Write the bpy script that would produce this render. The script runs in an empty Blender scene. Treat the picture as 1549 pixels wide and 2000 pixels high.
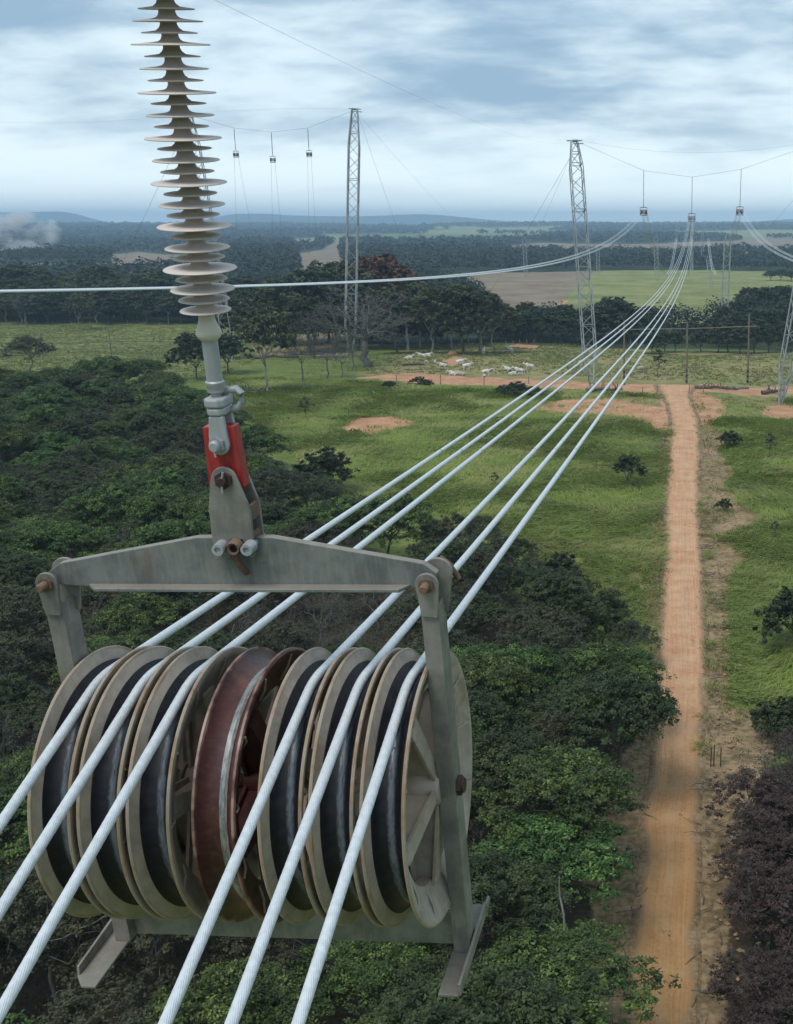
import bpy, math, random
import numpy as np
from mathutils import Matrix, Vector

random.seed(7)
RNG = np.random.default_rng(11)
SC = bpy.context.scene
COL = SC.collection
rad = math.radians

# ------------------------------------------------------------------ camera, sky, sun, exposure
CAM_H = 26.0
FPX, PPX, PPY = 2270.0, 1214.0, 1000.0            # measured from the photograph (1549 x 2000, a crop of a wider frame)
PITCH = math.atan(560.0 / FPX)
cam_d = bpy.data.cameras.new('camera')
cam = bpy.data.objects.new('camera', cam_d)
COL.objects.link(cam)
cam.location = (0, 0, CAM_H)
cam.rotation_euler = (math.pi / 2 - PITCH, 0, 0)
cam_d.sensor_fit = 'VERTICAL'
cam_d.sensor_height = 24.0
cam_d.sensor_width = 24.0 * 1549 / 2000
cam_d.lens = 24.0 * FPX / 2000.0
cam_d.shift_x = -(PPX - 774.5) / 2000.0
cam_d.clip_start = 0.1
cam_d.clip_end = 40000
SC.camera = cam

SC.view_settings.view_transform = 'Standard'
SC.view_settings.look = 'None'
SC.view_settings.exposure = 0.56
SC.view_settings.gamma = 1.0
SC.view_settings.use_curve_mapping = False
SC.cycles.use_denoising = True
SC.cycles.max_bounces = 6
SC.cycles.diffuse_bounces = 3
SC.cycles.glossy_bounces = 3
SC.cycles.transmission_bounces = 3
SC.cycles.volume_bounces = 1
SC.cycles.caustics_reflective = False
SC.cycles.caustics_refractive = False

SUN_EL, SUN_AZ = rad(58), rad(-150)               # overcast: a broad, weak sun from behind and to the left
sun_d = bpy.data.lights.new('sun', 'SUN')
sun_d.energy = 1.45
sun_d.angle = rad(24)
sun_d.color = (1.0, 0.965, 0.91)
sun = bpy.data.objects.new('sun', sun_d)
COL.objects.link(sun)
sd = Vector((math.sin(SUN_AZ) * math.cos(SUN_EL), math.cos(SUN_AZ) * math.cos(SUN_EL), math.sin(SUN_EL)))
sun.rotation_euler = sd.to_track_quat('Z', 'Y').to_euler()
sun.location = (0, -20, 80)

world = bpy.data.worlds.new('World')
SC.world = world
world.use_nodes = True


class NT:
    """tiny helper for node trees"""
    def __init__(s, tree):
        s.t = tree
        s.t.nodes.clear()

    def n(s, typ, **kw):
        nd = s.t.nodes.new(typ)
        for k, v in kw.items():
            setattr(nd, k, v)
        return nd

    def link(s, a, b):
        s.t.links.new(a, b)

    def put(s, sock, v):
        if isinstance(v, bpy.types.NodeSocket):
            s.link(v, sock)
        elif isinstance(v, tuple) and len(v) == 3 and sock.type == 'RGBA':
            sock.default_value = (*v, 1)
        else:
            sock.default_value = v

    def math(s, op, a, b=0.0, c=0.0, clamp=False):
        nd = s.n('ShaderNodeMath', operation=op, use_clamp=clamp)
        s.put(nd.inputs[0], a)
        s.put(nd.inputs[1], b)
        s.put(nd.inputs[2], c)
        return nd.outputs[0]

    def vmath(s, op, a, b=(0, 0, 0)):
        nd = s.n('ShaderNodeVectorMath', operation=op)
        s.put(nd.inputs[0], a)
        s.put(nd.inputs[1], b)
        return nd.outputs[0]

    def mix(s, f, a, b):
        nd = s.n('ShaderNodeMix', data_type='RGBA')
        s.put(nd.inputs[0], f)
        s.put(nd.inputs[6], a)
        s.put(nd.inputs[7], b)
        return nd.outputs[2]

    def noise(s, vec, scale, detail=4.0, rough=0.55, dist=0.0):
        nd = s.n('ShaderNodeTexNoise')
        if vec is not None:
            s.link(vec, nd.inputs['Vector'])
        nd.inputs['Scale'].default_value = scale
        nd.inputs['Detail'].default_value = detail
        nd.inputs['Roughness'].default_value = rough
        nd.inputs['Distortion'].default_value = dist
        return nd.outputs['Fac']

    def step(s, v, lo, hi):
        nd = s.n('ShaderNodeMapRange', interpolation_type='SMOOTHSTEP')
        s.put(nd.inputs[0], v)
        nd.inputs[1].default_value = lo
        nd.inputs[2].default_value = hi
        return nd.outputs[0]

    def attr(s, name):
        return s.n('ShaderNodeAttribute', attribute_name=name)

    def mapping(s, vec, scale=(1, 1, 1), loc=(0, 0, 0), rot=(0, 0, 0)):
        nd = s.n('ShaderNodeMapping')
        s.link(vec, nd.inputs[0])
        nd.inputs[1].default_value = loc
        nd.inputs[2].default_value = rot
        nd.inputs[3].default_value = scale
        return nd.outputs[0]


def build_sky():
    w = NT(world.node_tree)
    out = w.n('ShaderNodeOutputWorld')
    sky = w.n('ShaderNodeTexSky', sky_type='NISHITA')
    sky.sun_disc = False
    sky.sun_elevation = SUN_EL
    sky.sun_rotation = SUN_AZ
    bg1 = w.n('ShaderNodeBackground')
    w.link(sky.outputs[0], bg1.inputs[0])
    bg1.inputs[1].default_value = 0.08
    tc = w.n('ShaderNodeTexCoord')
    sep = w.n('ShaderNodeSeparateXYZ')
    w.link(tc.outputs['Generated'], sep.inputs[0])
    z = w.math('MAXIMUM', sep.outputs[2], 0.0)
    den = w.math('ADD', z, 0.24)
    cx = w.math('DIVIDE', sep.outputs[0], den)
    cy = w.math('DIVIDE', sep.outputs[1], den)
    cv = w.n('ShaderNodeCombineXYZ')
    w.link(cx, cv.inputs[0])
    w.link(cy, cv.inputs[1])
    v1 = w.mapping(cv.outputs[0], scale=(0.8, 1.0, 1), loc=(3.1, 1.7, 0), rot=(0, 0, 0.25))
    n1 = w.noise(v1, 1.9, 7.0, 0.54, 0.15)
    n2 = w.noise(w.mapping(cv.outputs[0], scale=(0.7, 1.2, 1), loc=(9.0, 4.0, 2.0)), 6.5, 5.0, 0.55, 0.2)
    n3 = w.noise(w.mapping(cv.outputs[0], loc=(1.0, 7.0, 5.0)), 0.8, 2.0, 0.5)
    m = w.math('ADD', w.math('MULTIPLY', n1, 0.66), w.math('MULTIPLY', n2, 0.20))
    m = w.math('ADD', m, w.math('MULTIPLY', n3, 0.26))
    m = w.math('SUBTRACT', m, w.math('MULTIPLY', w.step(z, 0.09, 0.17), 0.055))
    cl = w.step(m, 0.43, 0.62)
    cloud = w.mix(cl, (0.235, 0.350, 0.465), (0.62, 0.735, 0.785))
    hz = w.step(z, 0.0, 0.10)
    hz2 = w.math('POWER', hz, 0.8)
    colr = w.mix(hz2, (1.08, 1.20, 1.16), cloud)
    bg2 = w.n('ShaderNodeBackground')
    w.link(colr, bg2.inputs[0])
    bg2.inputs[1].default_value = 1.0
    ms = w.n('ShaderNodeMixShader')
    ms.inputs[0].default_value = 0.92
    w.link(bg1.outputs[0], ms.inputs[1])
    w.link(bg2.outputs[0], ms.inputs[2])
    w.link(ms.outputs[0], out.inputs['Surface'])


build_sky()

# ------------------------------------------------------------------ helpers: projection, meshes, tagging
CW = np.array([[1, 0, 0],
               [0, -math.sin(PITCH), math.cos(PITCH)],
               [0, -math.cos(PITCH), -math.sin(PITCH)]])      # photo axes (right, down, forward) -> world


def ray(x, y):
    return CW @ np.array([(x - PPX) / FPX, (y - PPY) / FPX, 1.0])


def at(x, y, depth):
    return ray(x, y) * depth + np.array([0, 0, CAM_H])


def project(P):
    Y = (np.asarray(P, float) - np.array([0, 0, CAM_H])) @ CW
    return PPX + FPX * Y[..., 0] / Y[..., 2], PPY + FPX * Y[..., 1] / Y[..., 2]


def smooth(e0, e1, v):
    t = np.clip((np.asarray(v, float) - e0) / (e1 - e0), 0, 1)
    return t * t * (3 - 2 * t)


def vnoise(x, y, seed=0):
    x = np.asarray(x, float)
    y = np.asarray(y, float)
    xi, yi = np.floor(x).astype(np.int64), np.floor(y).astype(np.int64)
    fx, fy = x - xi, y - yi
    fx, fy = fx * fx * (3 - 2 * fx), fy * fy * (3 - 2 * fy)

    def h(a, b):
        n = (a * 374761393 + b * 668265263 + seed * 1442695041) & 0x7fffffff
        n = ((n ^ (n >> 13)) * 1274126177) & 0x7fffffff
        return ((n ^ (n >> 16)) & 0xffff) / 65535.0
    return (h(xi, yi) * (1 - fx) + h(xi + 1, yi) * fx) * (1 - fy) + (h(xi, yi + 1) * (1 - fx) + h(xi + 1, yi + 1) * fx) * fy


def fbm(x, y, seed=0, oct=4):
    s, a, t = 0, 0.5, 0
    for i in range(oct):
        s = s + a * vnoise(x * 2 ** i, y * 2 ** i, seed + i)
        t += a
        a *= 0.5
    return s / t


def terrain(x, y):
    x = np.asarray(x, float)
    y = np.asarray(y, float)
    r = np.hypot(x, y)
    z = 0.30 * np.sin(x * 0.06 + 1) * np.sin(y * 0.045 + 0.4) + 0.10 * np.sin(x * 0.17 + y * 0.11)
    z = z * smooth(20, 60, r)
    z = z - 1.3 * smooth(14, 24, x) * smooth(140, 175, y) * (1 - smooth(205, 250, y))
    z = z - 3.0 * smooth(225, 290, y) * (1 - smooth(330, 420, y))
    z = z + 5.0 * (vnoise(x / 260 + 7, y / 260, 3) - 0.5) * smooth(320, 520, r)
    z = z + 10 * (fbm(x / 900, y / 900, 9, 3) - 0.5) * smooth(700, 1600, r)
    z = z + 27 * smooth(1500, 5400, r) + 26 * (fbm(x / 1500, y / 1500, 21, 3) - 0.5) * smooth(2500, 5000, r)
    px = PPX + 2341 * x / np.maximum(y, 1.0)
    a1 = smooth(-700, -40, px) * (1 - smooth(110, 250, px)) + 0.25 * (1 - smooth(-700, -300, px))
    a2 = smooth(330, 470, px) * (1 - smooth(760, 1180, px)) * (0.88 + 0.12 * np.sin(px / 60.0))
    a3 = smooth(1380, 1560, px)
    up = smooth(6600, 7800, y) * (1 - smooth(9800, 10900, y))
    rough = 6 * (fbm(x / 160, y / 400, 5, 3) - 0.5)
    z = z + up * (a1 * (82 + rough) + a2 * (66 + rough * 0.7) + a3 * 36)
    return z


def ground(x, y, lift=0.0):
    """where the sight line through a photo point meets the terrain"""
    r = ray(x, y)
    z = lift
    for _ in range(12):
        s = (z + lift - CAM_H) / r[2] if r[2] < -1e-4 else 9000
        X, Y = r[0] * s, r[1] * s
        z = float(terrain(X, Y))
    return np.array([X, Y, z])


class MB:
    def __init__(s):
        s.v, s.f, s.n = [], [], 0

    def add(s, v, f):
        v = np.asarray(v, float).reshape(-1, 3)
        s.v.append(v)
        for q in f:
            s.f.append([i + s.n for i in q])
        s.n += len(v)
        return s

    def box(s, x0, x1, y0, y1, z0, z1):
        v = [(x, y, z) for x in (x0, x1) for y in (y0, y1) for z in (z0, z1)]
        return s.add(v, [(0, 1, 3, 2), (4, 6, 7, 5), (0, 4, 5, 1), (2, 3, 7, 6), (0, 2, 6, 4), (1, 5, 7, 3)])

    def tube(s, pts, r, sides=8, cap=True):
        pts = np.asarray(pts, float)
        n = len(pts)
        r = np.broadcast_to(np.asarray(r, float), (n,))
        t = np.gradient(pts, axis=0)
        t /= np.linalg.norm(t, axis=1)[:, None] + 1e-12
        up = np.array([0, 0, 1.0]) if abs(t[0, 2]) < 0.9 else np.array([1.0, 0, 0])
        a = np.cross(t, up)
        a /= np.linalg.norm(a, axis=1)[:, None] + 1e-12
        b = np.cross(t, a)
        th = np.arange(sides) * 2 * math.pi / sides
        V = pts[:, None] + r[:, None, None] * (a[:, None] * np.cos(th)[None, :, None] + b[:, None] * np.sin(th)[None, :, None])
        F = []
        for i in range(n - 1):
            for j in range(sides):
                k = (j + 1) % sides
                F.append((i * sides + j, i * sides + k, (i + 1) * sides + k, (i + 1) * sides + j))
        if cap:
            F.append(tuple(range(sides - 1, -1, -1)))
            F.append(tuple((n - 1) * sides + j for j in range(sides)))
        return s.add(V, F)

    def prism(s, outline, y0, y1):
        """outline in (x, z) extruded along y"""
        n = len(outline)
        v = [(x, y0, z) for x, z in outline] + [(x, y1, z) for x, z in outline]
        f = [tuple(range(n)), tuple(range(2 * n - 1, n - 1, -1))]
        f += [(i, i + n, (i + 1) % n + n, (i + 1) % n) for i in range(n)]
        return s.add(v, f)

    def plan(s, outline, z0, z1):
        n = len(outline)
        v = [(x, y, z0) for x, y in outline] + [(x, y, z1) for x, y in outline]
        f = [tuple(range(n - 1, -1, -1)), tuple(range(n, 2 * n))]
        f += [(i, (i + 1) % n, (i + 1) % n + n, i + n) for i in range(n)]
        return s.add(v, f)

    def lathe(s, prof, axis='x', seg=64, closed=False, center=(0, 0, 0)):
        """profile of (along, radius)"""
        p = np.asarray(prof, float)
        th = np.arange(seg) * 2 * math.pi / seg
        al = np.repeat(p[:, 0][:, None], seg, 1)
        c, q = p[:, 1][:, None] * np.cos(th), p[:, 1][:, None] * np.sin(th)
        V = {'x': np.stack([al, c, q], -1), 'y': np.stack([q, al, c], -1), 'z': np.stack([c, q, al], -1)}[axis]
        V = V + np.asarray(center)
        F = []
        m = len(p)
        for i in range(m if closed else m - 1):
            i2 = (i + 1) % m
            for j in range(seg):
                k = (j + 1) % seg
                F.append((i * seg + j, i * seg + k, i2 * seg + k, i2 * seg + j))
        return s.add(V, F)

    def mesh(s, name, mat, smoothf=False, attr=None, bevel=0):
        me = bpy.data.meshes.new(name)
        V = np.concatenate(s.v) if s.v else np.zeros((0, 3))
        me.from_pydata(V.tolist(), [], s.f)
        if attr is not None:
            for k, val in attr.items():
                a = me.attributes.new(k, 'FLOAT', 'POINT')
                a.data.foreach_set('value', np.asarray(val, np.float32))
        me.materials.append(mat)
        if smoothf:
            me.polygons.foreach_set('use_smooth', [True] * len(me.polygons))
            if smoothf != 'all':
                me.set_sharp_from_angle(angle=rad(38))
        me.update()
        return me

    def build(s, name, mat, parent=None, smoothf=False, bevel=0.0, loc=None, **kw):
        o = bpy.data.objects.new(name, s.mesh(name, mat, smoothf, **kw))
        COL.objects.link(o)
        if parent is not None:
            o.parent = parent
        if loc is not None:
            o.location = loc
        if bevel:
            m = o.modifiers.new('bevel', 'BEVEL')
            m.width = bevel
            m.segments = 2
            m.limit_method = 'ANGLE'
            m.angle_limit = rad(40)
        return o


def big_mesh(name, V, F, mat, attr=None, sm=False):
    """fast mesh from numpy arrays; F is (n,3) or (n,4)"""
    me = bpy.data.meshes.new(name)
    V = np.asarray(V, np.float32)
    F = np.asarray(F, np.int32)
    k = F.shape[1]
    me.vertices.add(len(V))
    me.vertices.foreach_set('co', V.ravel())
    me.loops.add(F.size)
    me.loops.foreach_set('vertex_index', F.ravel())
    me.polygons.add(len(F))
    me.polygons.foreach_set('loop_start', np.arange(0, F.size, k, dtype=np.int32))
    if attr:
        for nme, val in attr.items():
            val = np.asarray(val, np.float32)
            if val.ndim == 1:
                a = me.attributes.new(nme, 'FLOAT', 'POINT')
                a.data.foreach_set('value', val)
            else:
                a = me.attributes.new(nme, 'FLOAT_VECTOR', 'POINT')
                a.data.foreach_set('vector', val.ravel())
    if sm:
        me.polygons.foreach_set('use_smooth', np.ones(len(F), bool))
    me.materials.append(mat)
    me.update(calc_edges=True)
    me.validate()
    return me


def link(name, me, parent=None):
    o = bpy.data.objects.new(name, me)
    COL.objects.link(o)
    if parent is not None:
        o.parent = parent
    return o


def tag(o, label=None, cat=None, group=None, kind=None):
    if label:
        o['label'] = label
    if cat:
        o['category'] = cat
    if group:
        o['group'] = group
    if kind:
        o['kind'] = kind
    return o


def empty(name, loc=(0, 0, 0), rz=0.0, label=None, cat=None, group=None):
    o = bpy.data.objects.new(name, None)
    o.empty_display_size = 0.2
    COL.objects.link(o)
    o.location = loc
    o.rotation_euler = (0, 0, rz)
    return tag(o, label, cat, group)


def copy_tree(o, kids, parent=None):
    c = o.copy()
    COL.objects.link(c)
    if parent is not None:
        c.parent = parent
        c.matrix_parent_inverse = o.matrix_parent_inverse.copy()
    for ch in kids.get(o, ()):
        copy_tree(ch, kids, c)
    return c


def kids_of():
    d = {}
    for o in COL.objects:
        if o.parent is not None:
            d.setdefault(o.parent, []).append(o)
    return d


def put_on_frame(o, F, T):
    M = Matrix.Identity(4)
    for i in range(3):
        for j in range(3):
            M[i][j] = float(F[i][j])
        M[i][3] = float(T[i])
    o.matrix_world = M
    return o


# ------------------------------------------------------------------ materials
def new_mat(name):
    m = bpy.data.materials.new(name)
    m.use_nodes = True
    return m, NT(m.node_tree)


def finish(w, color, rough=0.6, metal=0.0, bump=None, bump_d=0.002, bump_s=0.5, trans=0.0, spec=0.5):
    out = w.n('ShaderNodeOutputMaterial')
    b = w.n('ShaderNodeBsdfPrincipled')
    w.put(b.inputs['Base Color'], color)
    w.put(b.inputs['Roughness'], rough)
    w.put(b.inputs['Metallic'], metal)
    b.inputs['Specular IOR Level'].default_value = spec
    if bump is not None:
        bn = w.n('ShaderNodeBump')
        bn.inputs['Strength'].default_value = bump_s
        bn.inputs['Distance'].default_value = bump_d
        w.link(bump, bn.inputs['Height'])
        w.link(bn.outputs[0], b.inputs['Normal'])
    if trans:
        t = w.n('ShaderNodeBsdfTranslucent')
        w.put(t.inputs[0], color)
        ms = w.n('ShaderNodeMixShader')
        ms.inputs[0].default_value = trans
        w.link(b.outputs[0], ms.inputs[1])
        w.link(t.outputs[0], ms.inputs[2])
        w.link(ms.outputs[0], out.inputs[0])
    else:
        w.link(b.outputs[0], out.inputs[0])


def worn_metal(name, base, dark, dust, rust=(0.20, 0.085, 0.035), rust_amt=0.3, dust_amt=0.5, rough=0.55, metal=0.35, scale=1.0, rim=None):
    m, w = new_mat(name)
    tc = w.n('ShaderNodeTexCoord').outputs['Object']
    n1 = w.noise(tc, 9 * scale, 6, 0.62)
    n2 = w.noise(tc, 38 * scale, 5, 0.65)
    n3 = w.noise(tc, 3.2 * scale, 4, 0.6, 0.5)
    n4 = w.noise(w.mapping(tc, scale=(14, 14, 2.0)), 5 * scale, 4, 0.6)
    c = w.mix(w.step(n1, 0.32, 0.68), dark, base)
    c = w.mix(w.math('MULTIPLY', w.step(n4, 0.42, 0.72), 0.32), c, dust)
    # dust settles on upward faces, whatever the light
    geo = w.n('ShaderNodeNewGeometry')
    sp = w.n('ShaderNodeSeparateXYZ')
    w.link(geo.outputs['Normal'], sp.inputs[0])
    up = w.step(sp.outputs[2], 0.25, 0.9)
    c = w.mix(w.math('MULTIPLY', up, dust_amt), c, dust)
    rm = w.math('MULTIPLY', w.step(w.math('ADD', w.math('MULTIPLY', n3, 0.6), w.math('MULTIPLY', n2, 0.4)), 0.54, 0.66), rust_amt)
    c = w.mix(rm, c, rust)
    if rim:      # wheel rims: paint rubbed off and rusted along the outermost edge
        sx = w.n('ShaderNodeSeparateXYZ')
        w.link(tc, sx.inputs[0])
        rr_ = w.math('SQRT', w.math('ADD', w.math('POWER', sx.outputs[1], 2.0), w.math('POWER', sx.outputs[2], 2.0)))
        e_ = w.step(w.math('ADD', rr_, w.math('MULTIPLY', w.math('SUBTRACT', n1, 0.5), 0.02)), 0.390, 0.398)
        c = w.mix(w.math('MULTIPLY', e_, w.step(n1, 0.40, 0.66)), c, rim)
    sp2 = w.math('MULTIPLY', w.step(n2, 0.60, 0.72), 0.35)
    c = w.mix(sp2, c, dark)
    r = w.math('ADD', w.math('MULTIPLY', n2, 0.25), rough - 0.1)
    finish(w, c, r, metal, n2, 0.0015, 0.5)
    return m


M = {}
M['galv'] = worn_metal('galvanised_steel', (0.260, 0.250, 0.225), (0.145, 0.142, 0.132), (0.34, 0.285, 0.22), rust_amt=0.30, dust_amt=0.35, metal=0.25)
M['galv_blue'] = worn_metal('galvanised_plate', (0.215, 0.228, 0.225), (0.118, 0.130, 0.135), (0.36, 0.30, 0.22), rust_amt=0.28, dust_amt=0.5, metal=0.25)
M['cast'] = worn_metal('dusty_cast_rim', (0.455, 0.385, 0.315), (0.280, 0.232, 0.190), (0.50, 0.385, 0.27), rust=(0.24, 0.11, 0.045), rust_amt=0.55, dust_amt=0.4, metal=0.05, rough=0.6, rim=(0.30, 0.195, 0.115))
M['red_wheel'] = worn_metal('oxide_red_wheel', (0.080, 0.022, 0.019), (0.042, 0.013, 0.012), (0.15, 0.070, 0.055), rust=(0.30, 0.11, 0.03), rust_amt=0.35, dust_amt=0.2, metal=0.0, rough=0.42, rim=(0.32, 0.20, 0.15))
M['red_paint'] = worn_metal('red_paint', (0.36, 0.018, 0.020), (0.26, 0.016, 0.018), (0.42, 0.10, 0.085), rust=(0.16, 0.06, 0.045), rust_amt=0.35, dust_amt=0.2, metal=0.0, rough=0.42, scale=1.6)
M['fitting'] = worn_metal('grey_forging', (0.39, 0.405, 0.43), (0.31, 0.33, 0.355), (0.46, 0.43, 0.38), rust_amt=0.12, dust_amt=0.25, metal=0.3, rough=0.5)
M['fitting_sand'] = worn_metal('sandy_end_fitting', (0.62, 0.54, 0.45), (0.55, 0.52, 0.47), (0.60, 0.44, 0.28), rust=(0.36, 0.22, 0.11), rust_amt=0.5, dust_amt=0.5, metal=0.1)
M['rusty'] = worn_metal('rusty_steel', (0.17, 0.10, 0.065), (0.075, 0.045, 0.035), (0.25, 0.18, 0.12), rust=(0.22, 0.09, 0.035), rust_amt=0.8, dust_amt=0.3, metal=0.1, rough=0.75, scale=2)
M['dark_rust'] = worn_metal('dark_rust', (0.045, 0.024, 0.018), (0.022, 0.013, 0.012), (0.10, 0.06, 0.04), rust_amt=0.4, dust_amt=0.2, metal=0.1, rough=0.7, scale=2)
M['lattice'] = worn_metal('lattice_galvanised', (0.32, 0.35, 0.36), (0.24, 0.265, 0.275), (0.34, 0.34, 0.32), rust_amt=0.05, dust_amt=0.1, metal=0.4, rough=0.5, scale=0.2)


def mat_liner():
    m, w = new_mat('black_neoprene_liner')
    tc = w.n('ShaderNodeTexCoord').outputs['Object']
    sp = w.n('ShaderNodeSeparateXYZ')
    w.link(tc, sp.inputs[0])
    nz = w.noise(w.mapping(tc, scale=(1, 6, 6)), 6, 5, 0.6)
    fine = w.noise(w.mapping(tc, scale=(60, 6, 6)), 4, 5, 0.7)
    a = w.math('ABSOLUTE', w.math('SUBTRACT', sp.outputs[0], 0.012))
    a = w.math('ADD', a, w.math('MULTIPLY', w.math('SUBTRACT', nz, 0.5), 0.016))
    worn = w.math('SUBTRACT', 1.0, w.step(a, 0.003, 0.014))
    worn = w.math('MULTIPLY', worn, w.step(fine, 0.25, 0.6))
    c = w.mix(w.step(nz, 0.35, 0.7), (0.006, 0.007, 0.011), (0.016, 0.016, 0.021))
    c = w.mix(w.math('MULTIPLY', worn, 0.8), c, (0.17, 0.20, 0.235))
    rg = w.math('SUBTRACT', 0.55, w.math('MULTIPLY', worn, 0.2))
    finish(w, c, rg, w.math('MULTIPLY', worn, 0.3), fine, 0.001, 0.4, spec=0.3)
    return m


M['liner'] = mat_liner()


def mat_stripe():
    m, w = new_mat('bare_steel_track')
    tc = w.n('ShaderNodeTexCoord').outputs['Object']
    n = w.noise(w.mapping(tc, scale=(40, 8, 8)), 4, 5, 0.7)
    c = w.mix(w.step(n, 0.3, 0.7), (0.16, 0.155, 0.14), (0.40, 0.41, 0.40))
    finish(w, c, 0.4, 0.5, n, 0.001, 0.4)
    return m


M['stripe'] = mat_stripe()


def mat_polymer():
    m, w = new_mat('silicone_sheds')
    tc = w.n('ShaderNodeTexCoord').outputs['Object']
    n = w.noise(tc, 22, 5, 0.6)
    n2 = w.noise(tc, 6, 3, 0.5)
    geo = w.n('ShaderNodeNewGeometry')
    sp = w.n('ShaderNodeSeparateXYZ')
    w.link(geo.outputs['Normal'], sp.inputs[0])
    up = w.step(sp.outputs[2], 0.3, 0.95)
    c = w.mix(w.step(n2, 0.3, 0.7), (0.46, 0.385, 0.355), (0.56, 0.475, 0.435))
    dust = w.mix(w.step(n, 0.3, 0.7), (0.58, 0.49, 0.435), (0.68, 0.595, 0.54))
    c = w.mix(w.math('MULTIPLY', up, 0.8), c, dust)
    finish(w, c, 0.62, 0.0, n, 0.001, 0.25)
    return m


M['polymer'] = mat_polymer()


def mat_cable():
    m, w = new_mat('stranded_aluminium')
    tc = w.n('ShaderNodeTexCoord').outputs['Object']
    n = w.noise(tc, 60, 3, 0.6)
    n2 = w.noise(tc, 2.0, 3, 0.6)
    c = w.mix(w.step(n, 0.3, 0.7), (0.60, 0.625, 0.645), (0.73, 0.75, 0.76))
    c = w.mix(w.math('MULTIPLY', w.step(n2, 0.4, 0.7), 0.2), c, (0.62, 0.65, 0.67))
    finish(w, c, 0.45, 0.25)
    return m


M['cable'] = mat_cable()


def simple(name, c1, c2, scale=8, rough=0.7, metal=0.0, bump=0.003, coord='Object', stretch=(1, 1, 1)):
    m, w = new_mat(name)
    tc = w.n('ShaderNodeTexCoord').outputs[coord]
    n = w.noise(w.mapping(tc, scale=stretch), scale, 6, 0.65)
    c = w.mix(w.step(n, 0.3, 0.7), c1, c2)
    finish(w, c, rough, metal, n, bump, 0.6)
    return m


M['wire'] = simple('steel_wire', (0.17, 0.18, 0.19), (0.25, 0.26, 0.27), 3, 0.5, 0.3)
M['bark'] = simple('bark', (0.055, 0.045, 0.036), (0.13, 0.115, 0.10), 6, 0.9, 0, 0.02, stretch=(1, 1, 0.3))
M['pale_bark'] = simple('pale_bark', (0.16, 0.15, 0.135), (0.34, 0.325, 0.30), 5, 0.9, 0, 0.02, stretch=(1, 1, 0.3))
M['grey_twig'] = simple('grey_twig', (0.085, 0.08, 0.075), (0.175, 0.165, 0.155), 5, 0.9, 0, 0.01)
M['pole'] = simple('eucalyptus_pole', (0.11, 0.085, 0.06), (0.21, 0.165, 0.115), 4, 0.85, 0, 0.01, stretch=(4, 4, 0.4))
M['pole_black'] = simple('black_band', (0.012, 0.012, 0.012), (0.03, 0.028, 0.026), 6, 0.7)
M['bamboo'] = simple('pale_pole', (0.20, 0.165, 0.11), (0.28, 0.235, 0.16), 4, 0.7, 0, 0.005)
M['post'] = simple('fence_post', (0.15, 0.12, 0.095), (0.27, 0.225, 0.18), 6, 0.9, 0, 0.01)
def mat_cow():
    m, w = new_mat('pale_hide')
    oi = w.n('ShaderNodeObjectInfo')
    tc = w.n('ShaderNodeTexCoord').outputs['Object']
    n = w.noise(tc, 1.6, 4, 0.6)
    c = w.mix(w.step(n, 0.35, 0.65), (0.42, 0.40, 0.36), (0.68, 0.67, 0.63))
    c = w.mix(w.step(oi.outputs['Random'], 0.65, 1.0), c, (0.36, 0.30, 0.235))
    finish(w, c, 0.8)
    return m


M['cow'] = mat_cow()
M['deadwood'] = simple('dead_wood', (0.05, 0.04, 0.032), (0.15, 0.125, 0.105), 3, 0.9, 0, 0.02)
M['soil'] = simple('red_soil', (0.30, 0.125, 0.06), (0.42, 0.20, 0.10), 1.2, 0.95, 0, 0.05)
M['clod'] = simple('dry_clod', (0.22, 0.145, 0.085), (0.40, 0.275, 0.17), 2, 0.95, 0, 0.03)
M['stone'] = simple('pale_stone', (0.30, 0.25, 0.19), (0.45, 0.39, 0.32), 3, 0.95, 0, 0.03)
M['wall_white'] = simple('whitewash', (0.55, 0.53, 0.5), (0.65, 0.63, 0.6), 1, 0.9)
M['roof_tile'] = simple('clay_roof', (0.25, 0.10, 0.06), (0.36, 0.17, 0.10), 2, 0.9)


def mat_leaf(name, dark, light, hot=None, trans=0.25, hue=0.02, val=0.25):
    m, w = new_mat(name)
    tone = w.attr('tone').outputs['Fac']
    oi = w.n('ShaderNodeObjectInfo')
    geo = w.n('ShaderNodeNewGeometry')
    n = w.noise(geo.outputs['Position'], 1.3, 3, 0.6)
    f = w.math('ADD', w.math('MULTIPLY', tone, 0.75), w.math('MULTIPLY', w.math('SUBTRACT', n, 0.5), 0.6), clamp=True)
    c = w.mix(f, dark, light)
    if hot:
        c = w.mix(w.step(tone, 0.86, 0.97), c, hot)
    hs = w.n('ShaderNodeHueSaturation')
    w.put(hs.inputs['Hue'], w.math('ADD', 0.5 - hue / 2, w.math('MULTIPLY', oi.outputs['Random'], hue)))
    w.put(hs.inputs['Value'], w.math('ADD', 1.0 - val / 2, w.math('MULTIPLY', oi.outputs['Random'], val)))
    w.link(c, hs.inputs['Color'])
    finish(w, hs.outputs[0], 0.55, 0.0, trans=trans, spec=0.35)
    return m


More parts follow.
